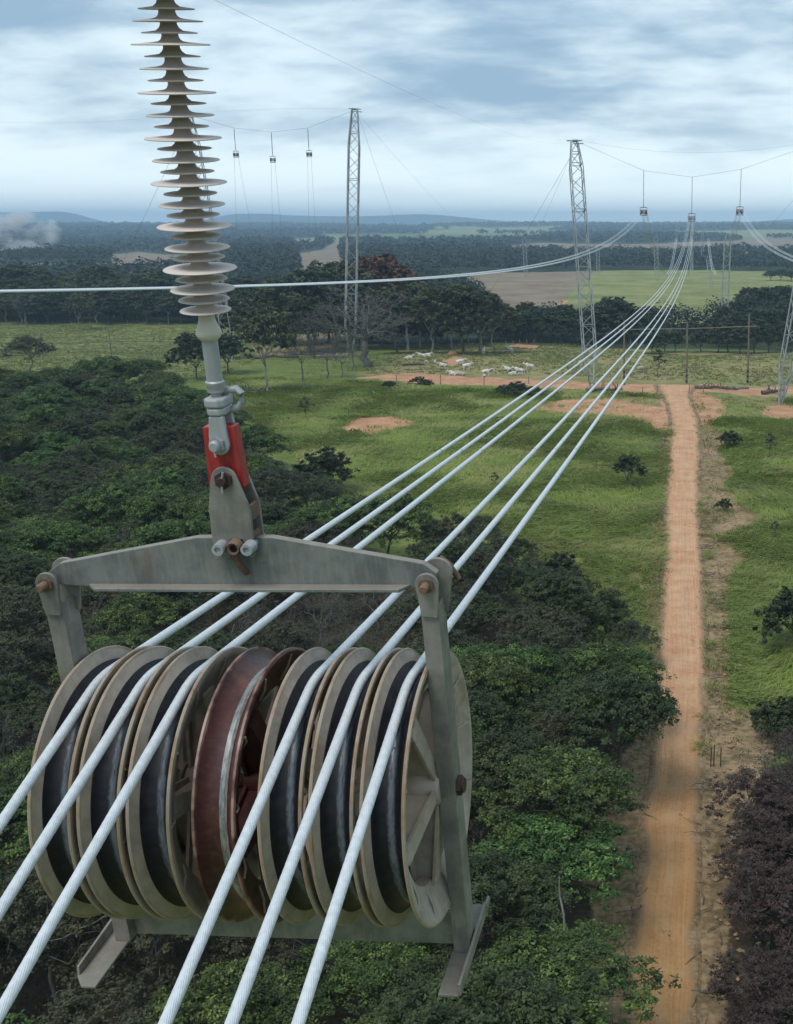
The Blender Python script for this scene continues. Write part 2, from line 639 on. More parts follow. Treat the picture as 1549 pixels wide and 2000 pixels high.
M['leaf_bright'] = mat_leaf('leaf_bright', (0.030, 0.050, 0.013), (0.125, 0.190, 0.040), (0.18, 0.25, 0.060), hue=0.05)
M['leaf_dark'] = mat_leaf('leaf_dark', (0.026, 0.038, 0.013), (0.092, 0.120, 0.036), None, hue=0.05)
M['leaf_dull'] = mat_leaf('leaf_dull', (0.042, 0.046, 0.022), (0.110, 0.118, 0.052), None, hue=0.06)
M['leaf_dry'] = mat_leaf('leaf_dry', (0.045, 0.027, 0.023), (0.105, 0.064, 0.053), None)
M['leaf_rust'] = mat_leaf('leaf_rust', (0.085, 0.045, 0.024), (0.205, 0.105, 0.052), None)
M['leaf_olive'] = mat_leaf('leaf_olive', (0.050, 0.060, 0.024), (0.130, 0.140, 0.055), None, hue=0.04)
M['leaf_belt'] = mat_leaf('leaf_belt', (0.030, 0.044, 0.018), (0.092, 0.118, 0.044), None, hue=0.05)
M['leaf_far'] = mat_leaf('leaf_far', (0.014, 0.026, 0.015), (0.040, 0.056, 0.028), None)


def mat_grass():
    m, w = new_mat('tall_grass')
    tone = w.attr('tone').outputs['Fac']
    geo = w.n('ShaderNodeNewGeometry')
    n = w.noise(geo.outputs['Position'], 0.10, 4, 0.6)
    n2 = w.noise(w.mapping(geo.outputs['Position'], scale=(1, 1.6, 1)), 0.55, 4, 0.65)
    f = w.math('ADD', w.math('MULTIPLY', tone, 0.55), w.math('MULTIPLY', w.math('SUBTRACT', n2, 0.32), 1.1), clamp=True)
    g = w.mix(f, (0.145, 0.200, 0.034), (0.335, 0.400, 0.088))
    y = w.mix(f, (0.215, 0.235, 0.060), (0.410, 0.415, 0.140))
    c = w.mix(w.step(n, 0.46, 0.64), g, y)
    finish(w, c, 0.6, 0.0, trans=0.35, spec=0.3)
    return m


M['grass'] = mat_grass()


M['tussock'] = mat_leaf('tussock', (0.130, 0.145, 0.042), (0.270, 0.265, 0.095), None, trans=0.3)


def mat_ground():
    m, w = new_mat('land')
    geo = w.n('ShaderNodeNewGeometry')
    P = geo.outputs['Position']
    za = w.n('ShaderNodeSeparateXYZ')
    w.link(w.attr('zone_a').outputs['Vector'], za.inputs[0])
    zb = w.n('ShaderNodeSeparateXYZ')
    w.link(w.attr('zone_b').outputs['Vector'], zb.inputs[0])
    fine = w.noise(P, 2.6, 7, 0.65)
    mid = w.noise(P, 0.35, 6, 0.65)
    wide = w.noise(P, 0.045, 5, 0.6)
    far = w.noise(P, 0.006, 6, 0.6)
    edge = w.math('ADD', w.math('MULTIPLY', w.math('SUBTRACT', mid, 0.5), 0.9), w.math('MULTIPLY', w.math('SUBTRACT', fine, 0.5), 0.6))

    def mask(s, lo=0.40, hi=0.62, k=1.0):
        return w.step(w.math('ADD', s, w.math('MULTIPLY', edge, k)), lo, hi)
    tex = w.math('ADD', w.math('MULTIPLY', mid, 0.6), w.math('MULTIPLY', fine, 0.4))
    t = w.step(tex, 0.36, 0.64)
    grass = w.mix(t, (0.085, 0.118, 0.026), (0.175, 0.205, 0.055))
    dry = w.mix(t, (0.205, 0.165, 0.072), (0.315, 0.262, 0.120))
    dry = w.mix(w.step(wide, 0.42, 0.6), w.mix(t, (0.160, 0.158, 0.048), (0.255, 0.245, 0.085)), dry)
    dirt = w.mix(t, (0.36, 0.170, 0.090), (0.53, 0.31, 0.18))
    litter = w.mix(t, (0.040, 0.032, 0.020), (0.105, 0.078, 0.050))
    plough = w.mix(w.step(w.math('ADD', w.math('MULTIPLY', wide, 0.6), w.math('MULTIPLY', mid, 0.4)), 0.36, 0.62), (0.17, 0.125, 0.085), (0.26, 0.205, 0.145))
    crop = w.mix(w.step(w.math('ADD', w.math('MULTIPLY', wide, 0.65), w.math('MULTIPLY', mid, 0.35)), 0.38, 0.60), (0.145, 0.165, 0.055), (0.25, 0.255, 0.095))
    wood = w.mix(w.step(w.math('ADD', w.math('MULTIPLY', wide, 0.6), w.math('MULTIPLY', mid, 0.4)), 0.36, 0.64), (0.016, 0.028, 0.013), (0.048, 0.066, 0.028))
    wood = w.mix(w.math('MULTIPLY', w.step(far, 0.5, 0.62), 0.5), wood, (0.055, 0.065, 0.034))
    verge = w.mix(w.step(w.math('ADD', w.math('MULTIPLY', mid, 0.45), w.math('MULTIPLY', fine, 0.55)), 0.38, 0.62), (0.135, 0.100, 0.050), (0.36, 0.245, 0.140))
    c = w.mix(mask(za.outputs[1], k=1.3), grass, dry)
    c = w.mix(mask(zb.outputs[1], k=0.5), c, crop)
    c = w.mix(mask(zb.outputs[0], k=0.4), c, plough)
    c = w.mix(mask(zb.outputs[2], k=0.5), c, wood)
    c = w.mix(mask(za.outputs[2]), c, litter)
    c = w.mix(mask(w.attr('verge').outputs['Fac'], 0.36, 0.58, 0.9), c, verge)
    c = w.mix(mask(za.outputs[0], k=1.0), c, dirt)
    finish(w, c, 0.95, 0.0, tex, 0.25, 0.8, spec=0.15)
    return m


M['ground'] = mat_ground()


def mat_road():
    m, w = new_mat('dirt_road')
    geo = w.n('ShaderNodeNewGeometry')
    P = geo.outputs['Position']
    ac = w.attr('across').outputs['Fac']
    along = w.attr('along').outputs['Fac']
    cv = w.n('ShaderNodeCombineXYZ')
    w.link(w.math('MULTIPLY', ac, 9.0), cv.inputs[0])
    w.link(w.math('MULTIPLY', along, 0.05), cv.inputs[1])
    streak = w.noise(cv.outputs[0], 1.6, 5, 0.6, 0.15)
    fine = w.noise(P, 5, 7, 0.7)
    mid = w.noise(P, 0.5, 5, 0.6)
    wide = w.noise(P, 0.06, 3, 0.5)
    t = w.math('ADD', w.math('MULTIPLY', streak, 0.30), w.math('ADD', w.math('MULTIPLY', fine, 0.32), w.math('MULTIPLY', mid, 0.38)))
    c1 = w.mix(w.step(t, 0.36, 0.62), (0.42, 0.205, 0.105), (0.60, 0.365, 0.220))
    c2 = w.mix(w.step(t, 0.36, 0.62), (0.33, 0.178, 0.074), (0.46, 0.265, 0.120))
    c = w.mix(w.step(w.math('ADD', along, w.math('MULTIPLY', wide, 20)), 52, 78), c2, c1)
    # pale crown between the two wheel tracks
    aa = w.math('ABSOLUTE', ac)
    crown = w.math('MULTIPLY', w.math('SUBTRACT', 1.0, w.step(aa, 0.05, 0.28)), w.step(mid, 0.40, 0.62))
    c = w.mix(w.math('MULTIPLY', crown, 0.32), c, (0.42, 0.31, 0.20))
    sh = w.math('MULTIPLY', w.step(w.math('ADD', aa, w.math('MULTIPLY', w.math('SUBTRACT', w.math('ADD', w.math('MULTIPLY', mid, 0.6), w.math('MULTIPLY', fine, 0.4)), 0.5), 1.7)), 0.68, 0.96), 1.0)
    vg = w.mix(w.step(w.math('ADD', w.math('MULTIPLY', mid, 0.45), w.math('MULTIPLY', fine, 0.55)), 0.38, 0.62), (0.135, 0.100, 0.050), (0.36, 0.245, 0.140))
    c = w.mix(sh, c, vg)
    finish(w, c, 0.95, 0.0, w.math('ADD', fine, streak), 0.06, 0.7, spec=0.15)
    return m


M['road'] = mat_road()


# ------------------------------------------------------------------ zones of the land (photo outlines dropped onto the ground)
def poly_px(pts, lift=0.0):
    return np.array([ground(x, y, lift)[:2] for x, y in pts])


def sdist(px, py, poly):
    """signed distance, positive inside"""
    px = np.asarray(px, float)
    py = np.asarray(py, float)
    d = np.full(px.shape, 1e18)
    ins = np.zeros(px.shape, bool)
    n = len(poly)
    for i in range(n):
        x1, y1 = poly[i]
        x2, y2 = poly[(i + 1) % n]
        ex, ey = x2 - x1, y2 - y1
        t = np.clip(((px - x1) * ex + (py - y1) * ey) / (ex * ex + ey * ey + 1e-12), 0, 1)
        d = np.minimum(d, (px - x1 - t * ex) ** 2 + (py - y1 - t * ey) ** 2)
        if abs(ey) > 1e-12:
            c = ((y1 > py) != (y2 > py)) & (px < (x2 - x1) * (py - y1) / ey + x1)
            ins ^= c
    d = np.sqrt(d)
    return np.where(ins, d, -d)


ROAD_PX = [(1284, 2060, 62), (1290, 2000, 60), (1302, 1800, 56), (1312, 1600, 50), (1322, 1480, 47), (1328, 1400, 46), (1334, 1200, 42),
           (1334, 1100, 38), (1333, 1000, 34), (1337, 880, 30), (1338, 830, 28), (1328, 790, 24), (1318, 766, 30), (1322, 752, 38)]
ROAD = np.array([np.r_[ground(x, y)[:2], w_ * np.linalg.norm(ground(x, y) - [0, 0, CAM_H]) / FPX] for x, y, w_ in ROAD_PX])
ROAD = np.vstack([[ROAD[0, 0] - 1.2 * 3, ROAD[0, 1] - 30, ROAD[0, 2]], ROAD])


def road_half(y):
    return np.interp(y, ROAD[:, 1], ROAD[:, 2])


def road_x(y):
    return np.interp(y, ROAD[:, 1], ROAD[:, 0])


FOREST = poly_px([(-150, 735), (0, 728), (200, 712), (330, 720), (450, 785), (520, 850), (550, 905), (630, 900), (690, 955), (740, 985),
                  (860, 985), (960, 1005), (1010, 1060), (1110, 1115), (1150, 1175), (1245, 1235), (1288, 1310), (1280, 1390),
                  (1225, 1490), (1160, 1560), (1140, 1640), (1190, 1730), (1228, 1810), (1235, 1900), (1190, 2080), (600, 2150), (-300, 2150), (-300, 900)], 4.6)
THICKET = poly_px([(1650, 1380), (1500, 1395), (1500, 1450), (1440, 1520), (1425, 1620), (1430, 1700), (1400, 1800), (1410, 1900), (1405, 2080), (1700, 2080)], 3.0)
DIRT = [poly_px([(668, 838), (690, 818), (760, 812), (818, 826), (790, 838), (720, 850)]),
        poly_px([(1035, 800), (1075, 784), (1180, 778), (1310, 800), (1310, 838), (1290, 842), (1240, 815), (1150, 812), (1070, 806)]),
        poly_px([(1485, 806), (1500, 792), (1650, 790), (1650, 822), (1520, 818)]),
        poly_px([(690, 738), (800, 728), (960, 738), (1180, 748), (1340, 752), (1549, 756), (1700, 760), (1700, 770), (1549, 768), (1400, 766), (1290, 772), (1160, 760), (960, 752), (860, 752)]),
        poly_px([(860, 705), (890, 696), (910, 700), (905, 712), (870, 712)]),
        poly_px([(990, 676), (1010, 672), (1060, 676), (1040, 682)]),
        poly_px([(1290, 772), (1340, 766), (1400, 775), (1420, 800), (1385, 830), (1300, 830)]),
        # bare cut bank on the far side of the road
        poly_px([(1366, 826), (1400, 835), (1428, 862), (1400, 880), (1436, 925), (1408, 945), (1452, 985), (1490, 1010), (1460, 1032), (1414, 1044), (1434, 1070), (1470, 1096), (1430, 1112),
                 (1420, 1140), (1420, 1200), (1424, 1300), (1420, 1380), (1505, 1395), (1520, 1460), (1500, 1510), (1475, 1560), (1450, 1660), (1428, 1740), (1415, 1900), (1405, 2080), (1365, 2080), (1360, 1700), (1370, 1400), (1370, 1100), (1362, 950)]),
        # bare edge of the wood along the road
        poly_px([(1292, 1370), (1230, 1460), (1140, 1580), (1110, 1640), (1150, 1740), (1165, 1830), (1155, 1960), (1140, 2080), (1255, 2080), (1280, 1700), (1292, 1480)])]
DRY = [poly_px([(690, 735), (760, 700), (800, 660), (900, 655), (960, 680), (1100, 665), (1200, 672), (1340, 690), (1549, 690), (1700, 700), (1700, 765), (1340, 770), (1100, 760), (900, 752)]),
       poly_px([(1090, 760), (1200, 770), (1300, 780), (1320, 840), (1280, 835), (1200, 800), (1090, 790)]),
       poly_px([(1380, 770), (1480, 775), (1549, 790), (1700, 800), (1700, 815), (1480, 815), (1390, 820)]),
       poly_px([(1110, 1060), (1230, 1040), (1290, 1080), (1285, 1150), (1200, 1160), (1120, 1100)]),
       poly_px([(470, 640), (620, 650), (620, 690), (500, 700)])]
PLOUGH = [poly_px([(840, 535), (1000, 532), (1165, 529), (1130, 560), (1085, 600), (1060, 625), (960, 625), (930, 570), (860, 545)]),
          poly_px([(215, 497), (270, 492), (320, 497), (420, 500), (420, 520), (240, 521), (222, 510)]),
          poly_px([(1405, 505), (1440, 502), (1549, 500), (1700, 500), (1700, 512), (1450, 513)])]
CROP = [poly_px([(1165, 529), (1320, 527), (1549, 530), (1700, 533), (1700, 600), (1549, 594), (1470, 594), (1400, 620), (1360, 635), (1250, 640), (1160, 625), (1060, 625), (1085, 600), (1130, 560)]),
        poly_px([(-300, 520), (0, 518), (160, 515), (215, 521), (180, 530), (0, 531), (-300, 535)])]
TRACK = poly_px([(1085, 603), (1130, 560), (1165, 531), (1170, 531), (1140, 562), (1098, 603)])
FARBARE = [poly_px([(535, 489), (570, 484), (615, 480), (628, 470), (600, 462), (575, 457), (660, 454), (665, 462), (660, 472), (645, 480), (630, 488), (590, 494)])]
PASTURE = poly_px([(-400, 628), (0, 630), (480, 634), (700, 672), (960, 668), (1340, 690), (1750, 688), (1750, 800), (-400, 800)])
FIELDS_AWAY = PLOUGH + CROP + FARBARE + [PASTURE]


def wood_mask(x, y):
    """far woods: 1 inside woodland"""
    r = np.hypot(x, y)
    n = fbm(x / 420 + 3, y / 700 + 5, 31, 3)
    m = smooth(0.40, 0.46, n)
    m = np.maximum(m, np.maximum(1 - smooth(560, 900, r), smooth(5600, 6400, r)))
    for p in FIELDS_AWAY:
        m = m * (1 - smooth(-6, 4, sdist(x, y, p)))
    return m * smooth(255, 300, r)


def build_ground():
    az = np.concatenate([np.linspace(-180, -36, 60, endpoint=False), np.linspace(-36, 18, 400, endpoint=False), np.linspace(18, 180, 66, endpoint=False)])
    az = np.radians(az)
    rr = np.concatenate([[2.0], np.geomspace(8, 420, 260), np.geomspace(430, 11500, 190)])
    A, R = np.meshgrid(az, rr)
    X, Y = R * np.sin(A), R * np.cos(A)
    Z = terrain(X, Y)
    na, nr = len(az), len(rr)
    V = np.stack([X, Y, Z], -1).reshape(-1, 3)
    i, j = np.meshgrid(np.arange(nr - 1), np.arange(na), indexing='ij')
    j2 = (j + 1) % na
    F = np.stack([i * na + j, (i + 1) * na + j, (i + 1) * na + j2, i * na + j2], -1).reshape(-1, 4)
    x, y = V[:, 0], V[:, 1]
    r = np.hypot(x, y)
    near = (r < 420) & (y > -60)
    xn, yn = x[near], y[near]
    dirt = np.zeros(len(V))
    dry = np.zeros(len(V))
    lit = np.zeros(len(V))
    d = np.zeros(len(xn))
    for ip, p in enumerate(DIRT):
        d = np.maximum(d, smooth(-1.6, 1.4, sdist(xn, yn, p)) * (0.0 if ip >= 7 else 1))
    rd = np.abs(xn - road_x(yn)) - road_half(yn)
    inr = (yn < ROAD[-1, 1]) & (yn > 5)
    vg = np.where(inr, 1 - smooth(0.2, 1.9, rd), 0)
    for p in DIRT[7:]:
        vg = np.maximum(vg, smooth(-1.0, 1.0, sdist(xn, yn, p)))
    verge = np.zeros(len(V))
    verge[near] = vg
    d = np.maximum(d, np.where(inr, 1 - smooth(-0.9, -0.1, rd), 0))
    d = np.maximum(d, smooth(-1, 1, sdist(xn, yn, TRACK)))
    dirt[near] = d
    q = np.zeros(len(xn))
    for p in DRY:
        q = np.maximum(q, smooth(-4, 5, sdist(xn, yn, p)))
    q = np.maximum(q, 0.42 * smooth(-4, 4, sdist(xn, yn, poly_px([(-300, 628), (480, 632), (560, 700), (430, 735), (-300, 760)]))))
    dry[near] = q
    l = np.maximum(smooth(-2.5, 1.5, sdist(xn, yn, FOREST)), smooth(-1.5, 1.0, sdist(xn, yn, THICKET)))
    lit[near] = l
    pl = np.zeros(len(V))
    cr = np.zeros(len(V))
    far = r > 240
    xf, yf = x[far], y[far]
    for p in PLOUGH:
        pl[far] = np.maximum(pl[far], smooth(-3, 3, sdist(xf, yf, p)))
    for p in FARBARE:
        pl[far] = np.maximum(pl[far], smooth(-10, 10, sdist(xf, yf, p)))
    for p in CROP:
        cr[far] = np.maximum(cr[far], smooth(-3, 3, sdist(xf, yf, p)))
    wd = np.zeros(len(V))
    wd[far] = wood_mask(xf, yf)
    # patchwork of far fields where there is no wood
    fld = fbm(x / 600, y / 900, 77, 2)
    op = far & (r > 900) & (r < 6200)
    pl[op] = np.maximum(pl[op], (1 - wd[op]) * smooth(0.52, 0.56, fld[op]))
    cr[op] = np.maximum(cr[op], (1 - wd[op]) * smooth(0.48, 0.44, fld[op]) if False else (1 - wd[op]) * (1 - smooth(0.44, 0.48, fld[op])))
    me = big_mesh('ground', V, F, M['ground'], {'zone_a': np.stack([dirt, dry, lit], -1), 'zone_b': np.stack([pl, cr, wd], -1), 'verge': verge}, sm=True)
    tag(link('ground', me), kind='structure')
    return V


build_ground()


def build_road():
    ys = np.arange(ROAD[0, 1], ROAD[-1, 1], 0.7)
    us = np.array([-1.22, -1.05, -0.85, -0.62, -0.45, -0.3, -0.1, 0.1, 0.3, 0.45, 0.62, 0.85, 1.05, 1.22])
    cx = road_x(ys)
    hw = road_half(ys) * (1 + 0.10 * (vnoise(ys / 3.0, ys * 0, 4) - 0.5))
    wob = 0.18 * (vnoise(ys / 4.0, ys * 0 + 3, 8) - 0.5)
    X = cx[:, None] + wob[:, None] + hw[:, None] * us[None, :] + 0.12 * (vnoise(ys[:, None] / 0.9, us[None, :] * 7 + ys[:, None] * 0, 15) - 0.5)
    Y = np.repeat(ys[:, None], len(us), 1)
    prof = np.array([-0.10, 0.03, 0.05, 0.045, 0.02, 0.035, 0.075, 0.075, 0.035, 0.02, 0.045, 0.05, 0.03, -0.10])
    Z = terrain(X, Y) + 0.055 + prof[None, :] + 0.02 * (vnoise(X * 2, Y * 2, 3) - 0.5)
    n, m = X.shape
    V = np.stack([X, Y, Z], -1).reshape(-1, 3)
    i, j = np.meshgrid(np.arange(n - 1), np.arange(m - 1), indexing='ij')
    F = np.stack([i * m + j, i * m + j + 1, (i + 1) * m + j + 1, (i + 1) * m + j], -1).reshape(-1, 4)
    me = big_mesh('road', V, F, M['road'], {'across': np.repeat(us[None], n, 0).ravel(), 'along': Y.ravel()}, sm=True)
    tag(link('road', me), kind='structure')


build_road()

# ------------------------------------------------------------------ haze: one box of even air round the whole scene
mh, wh = new_mat('haze')
oh = wh.n('ShaderNodeOutputMaterial')
pv = wh.n('ShaderNodeVolumePrincipled')
pv.inputs['Color'].default_value = (0.52, 0.74, 0.98, 1)
pv.inputs['Density'].default_value = 0.00021
pv.inputs['Anisotropy'].default_value = 0.0
wh.link(pv.outputs[0], oh.inputs['Volume'])
hb = MB().box(-12500, 12500, -12500, 12500, -12, 152)
haze = hb.build('haze', mh)
tag(haze, kind='stuff')

# ------------------------------------------------------------------ the near stringing block
BF = np.array([[0.9954087990965841, 0.08946647602397774, -0.03401576618198377],
               [-0.09213040324426973, 0.9919297629210478, -0.08710530540352862],
               [0.025948246167026907, 0.08983927370167658, 0.9956181966103325]])
BT = np.array([-1.05130552099953, 3.1817619226645357, -1.6143015158658347 + CAM_H])
OFFS = [-0.459, -0.3203, -0.1816, 0.0, 0.1816, 0.3203, 0.459]


def arc(cx, cz, r, a0, a1, n=10):
    return [(cx + r * math.cos(rad(a0 + (a1 - a0) * i / n)), cz + r * math.sin(rad(a0 + (a1 - a0) * i / n))) for i in range(n + 1)]


def rim_profile():
    return [(-0.0560, 0.391), (-0.0545, 0.397), (-0.050, 0.400), (-0.0455, 0.397), (-0.0335, 0.353), (-0.014, 0.330), (0.006, 0.326), (0.026, 0.330),
            (0.0455, 0.353), (0.0575, 0.397), (0.062, 0.400), (0.0665, 0.397), (0.0680, 0.391), (0.062, 0.372), (0.044, 0.335), (0.032, 0.305), (0.028, 0.288),
            (-0.016, 0.288), (-0.020, 0.305), (-0.032, 0.335), (-0.050, 0.372)]


def sheave_meshes():
    b = MB()
    b.lathe(rim_profile(), 'x', 96, closed=True)
    rim = b.mesh('sheave', M['cast'], True)
    sp = MB()
    # one cast spoke, pointing up: a plate standing across the wheel with a flat web along its outer edge

    def taper(x0, x1, y0, y1, X0, X1, Y0, Y1):
        sp.add([(x0, y0, 0.05), (x1, y0, 0.05), (x1, y1, 0.05), (x0, y1, 0.05), (X0, Y0, 0.300), (X1, Y0, 0.300), (X1, Y1, 0.300), (X0, Y1, 0.300)],
               [(0, 1, 5, 4), (1, 2, 6, 5), (2, 3, 7, 6), (3, 0, 4, 7), (0, 3, 2, 1), (4, 5, 6, 7)])
    taper(-0.045, 0.050, -0.008, 0.008, -0.017, 0.030, -0.008, 0.008)
    taper(0.0505, 0.060, -0.022, 0.022, 0.0305, 0.040, -0.032, 0.032)
    taper(-0.056, -0.0455, -0.022, 0.022, -0.027, -0.0175, -0.032, 0.032)
    spoke = sp.mesh('spoke', M['cast'], True)
    hub = MB().lathe([(-0.062, 0.027), (-0.062, 0.052), (-0.054, 0.058), (0.060, 0.058), (0.068, 0.052), (0.068, 0.027)], 'x', 32, closed=True).mesh('hub', M['cast'], True)
    li = MB().lathe([(x + 0.006, r) for x, r in [(-0.0415, 0.3605), (-0.0385, 0.3615), (-0.031, 0.3475), (-0.018, 0.3375), (0, 0.3335), (0.018, 0.3375), (0.031, 0.3475), (0.0385, 0.3615), (0.0415, 0.3605),
                     (0.034, 0.346), (0.019, 0.3325), (0, 0.3275), (-0.019, 0.3325), (-0.034, 0.346)]], 'x', 96, closed=True)
    liner = li.mesh('liner', M['liner'], True)
    # countersunk screw heads in the liner track
    sc = MB()
    for q in range(13):
        a = q * 2 * math.pi / 13
        for dx, off in (((0.015, 0.0), (0.009, 0.0))[q % 2],):
            c, s_ = math.cos(a + off), math.sin(a + off)
            cen = np.array([dx, 0.3338 * s_, 0.3338 * c])
            nrm = np.array([0, s_, c])
            sc.tube([cen - nrm * 0.002, cen + nrm * 0.0012], 0.0036, 8)
    screws = sc.mesh('screw', M['rusty'])
    ribs = MB()
    for q in range(12):
        a = (q + 0.5) * 2 * math.pi / 12
        c, s_ = math.cos(a), math.sin(a)
        for sgn in (-1, 1):
            p0 = np.array([0.006 + sgn * 0.026, 0.305 * s_, 0.305 * c])
            p1 = np.array([0.006 + sgn * 0.058, 0.380 * s_, 0.380 * c])
            ribs.tube([p0, (p0 + p1) / 2 + np.array([sgn * 0.006, 0, 0]), p1], 0.0035, 6)
    rib = ribs.mesh('rim_rib', M['cast'], True)
    return rim, spoke, hub, liner, screws, rib


def build_block():
    root = empty('stringing_block', label='large near stringing block of seven sheaves hanging on the insulator', cat='stringing block')
    rim, spoke, hub, liner, screws, rib = sheave_meshes()
    red_rim = MB().lathe([(-0.0555, 0.390), (-0.053, 0.399), (-0.046, 0.399), (-0.044, 0.392), (-0.034, 0.366), (-0.012, 0.350), (0.012, 0.343), (0.026, 0.349), (0.042, 0.366),
                          (0.0545, 0.392), (0.0565, 0.399), (0.0635, 0.399), (0.0665, 0.390), (0.056, 0.365), (0.034, 0.330), (0.028, 0.288), (-0.016, 0.288), (-0.022, 0.330), (-0.044, 0.365)], 'x', 96, closed=True).mesh('sheave', M['red_wheel'], True)
    red_spoke = spoke.copy()
    red_spoke.materials[0] = M['red_wheel']
    red_hub = hub.copy()
    red_hub.materials[0] = M['red_wheel']
    track = MB().lathe([(0.001, 0.3483), (0.012, 0.3446), (0.023, 0.3492), (0.023, 0.346), (0.012, 0.342), (0.001, 0.345)], 'x', 96, closed=True).mesh('track', M['stripe'], True)
    for i, a in enumerate(OFFS):
        red = i == 3
        s = link('sheave', red_rim if red else rim, root)
        s.location = (a, 0, 0)
        s.rotation_euler = (rad(-14 + 23 * i * (i != 6)), 0, 0)
        if red:
            s['label'] = 'rusty oxide red centre sheave without a black liner'
            link('track', track, s)
        else:
            link('liner', liner, s)
            tag(link('screw', screws, s), kind='stuff')
        tag(link('rim_rib', rib, s), kind='stuff')
        link('hub', red_hub if red else hub, s)
        for k in range(5):
            q = link('spoke', red_spoke if red else spoke, s)
            q.rotation_euler = (rad(72 * k + 40), 0, 0)
    # yoke
    y = MB()
    y.prism([(-0.555, 0.676), (-0.515, 0.704), (-0.10, 0.781), (0.115, 0.781), (0.535, 0.704), (0.572, 0.676), (0.560, 0.640), (0.49, 0.634), (-0.44, 0.634), (-0.545, 0.640)][::-1], -0.013, 0.013)
    y.plan([(-0.405, -0.052), (-0.44, -0.0135), (0.495, -0.0135), (0.470, -0.052)][::-1], 0.6335, 0.6435)
    y.build('yoke', M['galv_blue'], root, bevel=0.002)
    for sgn in (-1, 1):
        ca = -0.545 if sgn < 0 else 0.548
        f0, f1 = (ca - 0.026, ca + 0.024)
        b = MB()
        b.box(f0, f1, -0.034, -0.026, -0.572, 0.60)
        b.box(f1 - 0.008, f1, -0.0259, 0.046, -0.572, 0.585)
        arm = b.build('arm', M['galv'], root, bevel=0.0015)
        e = MB()
        e.prism((arc(ca, 0.654, 0.033, 0, 180, 14) + [(ca - 0.026, 0.60), (ca - 0.022, 0.560), (ca + 0.022, 0.556), (ca + 0.027, 0.60)]), -0.046, -0.0345)
        e.build('ear_plate', M['galv'], arm, bevel=0.002)
        e = MB()
        e.prism((arc(ca + 0.012, 0.660, 0.042, 0, 180, 14) + [(ca - 0.028, 0.56), (ca + 0.032, 0.54)]), 0.034, 0.0455)
        e.build('ear_plate', M['galv'], arm, bevel=0.002)
        p = MB()
        p.lathe([(-0.085, 0.0), (-0.085, 0.010), (-0.080, 0.0125), (0.06, 0.0125), (0.06, 0.0)], 'y', 18, center=(ca, 0, 0.654))
        p.lathe([(-0.054, 0.012), (-0.054, 0.021), (-0.047, 0.021), (-0.047, 0.012)], 'y', 18, center=(ca, 0, 0.654))
        pin = p.build('pin', M['rusty'], root, True)
        if sgn > 0:
            MB().tube([(0.562, 0.060, 0.694), (0.585, 0.063, 0.672), (0.612, 0.066, 0.628)], [0.010, 0.011, 0.008], 8).build('handle', M['rusty'], pin, True)
        # foot: an angle bar lying fore and aft under the arm
        ft = MB()
        if sgn < 0:
            ft.plan([(-0.530, -0.235), (-0.530, 0.22), (-0.612, 0.22), (-0.612, -0.190), (-0.575, -0.235)][::-1], -0.581, -0.573)
            ft.add([(-0.612, -0.19, -0.5725), (-0.604, -0.19, -0.5725), (-0.604, -0.185, -0.545), (-0.612, -0.185, -0.545), (-0.612, 0.22, -0.5725), (-0.604, 0.22, -0.5725), (-0.604, 0.22, -0.525), (-0.612, 0.22, -0.525)],
                   [(0, 1, 2, 3), (7, 6, 5, 4), (0, 3, 7, 4), (1, 5, 6, 2), (3, 2, 6, 7), (0, 4, 5, 1)])
        else:
            ft.plan([(0.515, -0.215), (0.576, -0.215), (0.576, 0.20), (0.515, 0.20)], -0.581, -0.573)
            ft.prism([(0, 0)] * 0 or [(0.5765, -0.575), (0.585, -0.575), (0.585, -0.535), (0.5765, -0.535)], -0.215, 0.16)
            ft.prism([(0.5765, -0.575), (0.585, -0.575), (0.585, -0.550), (0.5765, -0.550)], 0.16, 0.215)
        ft.build('foot', M['galv'], root, bevel=0.0015)
    bm = MB()
    bm.box(-0.522, 0.523, 0.004, 0.012, -0.572, -0.455)
    bm.box(-0.522, 0.523, 0.0125, 0.060, -0.572, -0.564)
    bm.build('bottom_beam', M['galv'], root, bevel=0.0015)
    ax = MB().lathe([(-0.60, 0), (-0.60, 0.022), (0.593, 0.022), (0.593, 0)], 'x', 24)
    axle = ax.build('axle', M['dark_rust'], root, True)
    MB().lathe([(0.5725, 0.02), (0.5725, 0.030), (0.586, 0.030), (0.586, 0.02)], 'x', 6, closed=True).build('nut', M['dark_rust'], axle)
    MB().lathe([(-0.5925, 0.02), (-0.5925, 0.037), (-0.575, 0.037), (-0.575, 0.02)], 'x', 6, closed=True).build('nut', M['dark_rust'], axle)
    return root


block = build_block()
put_on_frame(block, BF, BT)

# ---- hanger bracket
hang = empty('hanger_bracket', label='grey two-plate hanger bracket bolted to the middle of the near yoke', cat='hanger bracket')
plate_out = [(-0.041, 0.728), (-0.041, 0.80), (-0.038, 0.875), (-0.024, 0.940)] + arc(0.017, 0.956, 0.036, 165, 25, 10) + [(0.074, 0.885), (0.077, 0.86), (0.075, 0.735), (0.060, 0.733), (0.048, 0.745), (0.046, 0.785), (0.012, 0.785), (0.010, 0.745), (0.0, 0.728)]
MB().prism(plate_out[::-1], -0.041, -0.030).build('side_plate', M['galv'], hang, bevel=0.002)
MB().prism(plate_out[::-1], 0.026, 0.037).build('side_plate', M['galv'], hang, bevel=0.002)
MB().box(0.066, 0.075, -0.0295, 0.0255, 0.835, 0.878).build('web', M['rusty'], hang, bevel=0.001)
MB().box(0.064, 0.073, -0.0295, 0.0255, 0.783, 0.800).build('web', M['rusty'], hang, bevel=0.001)
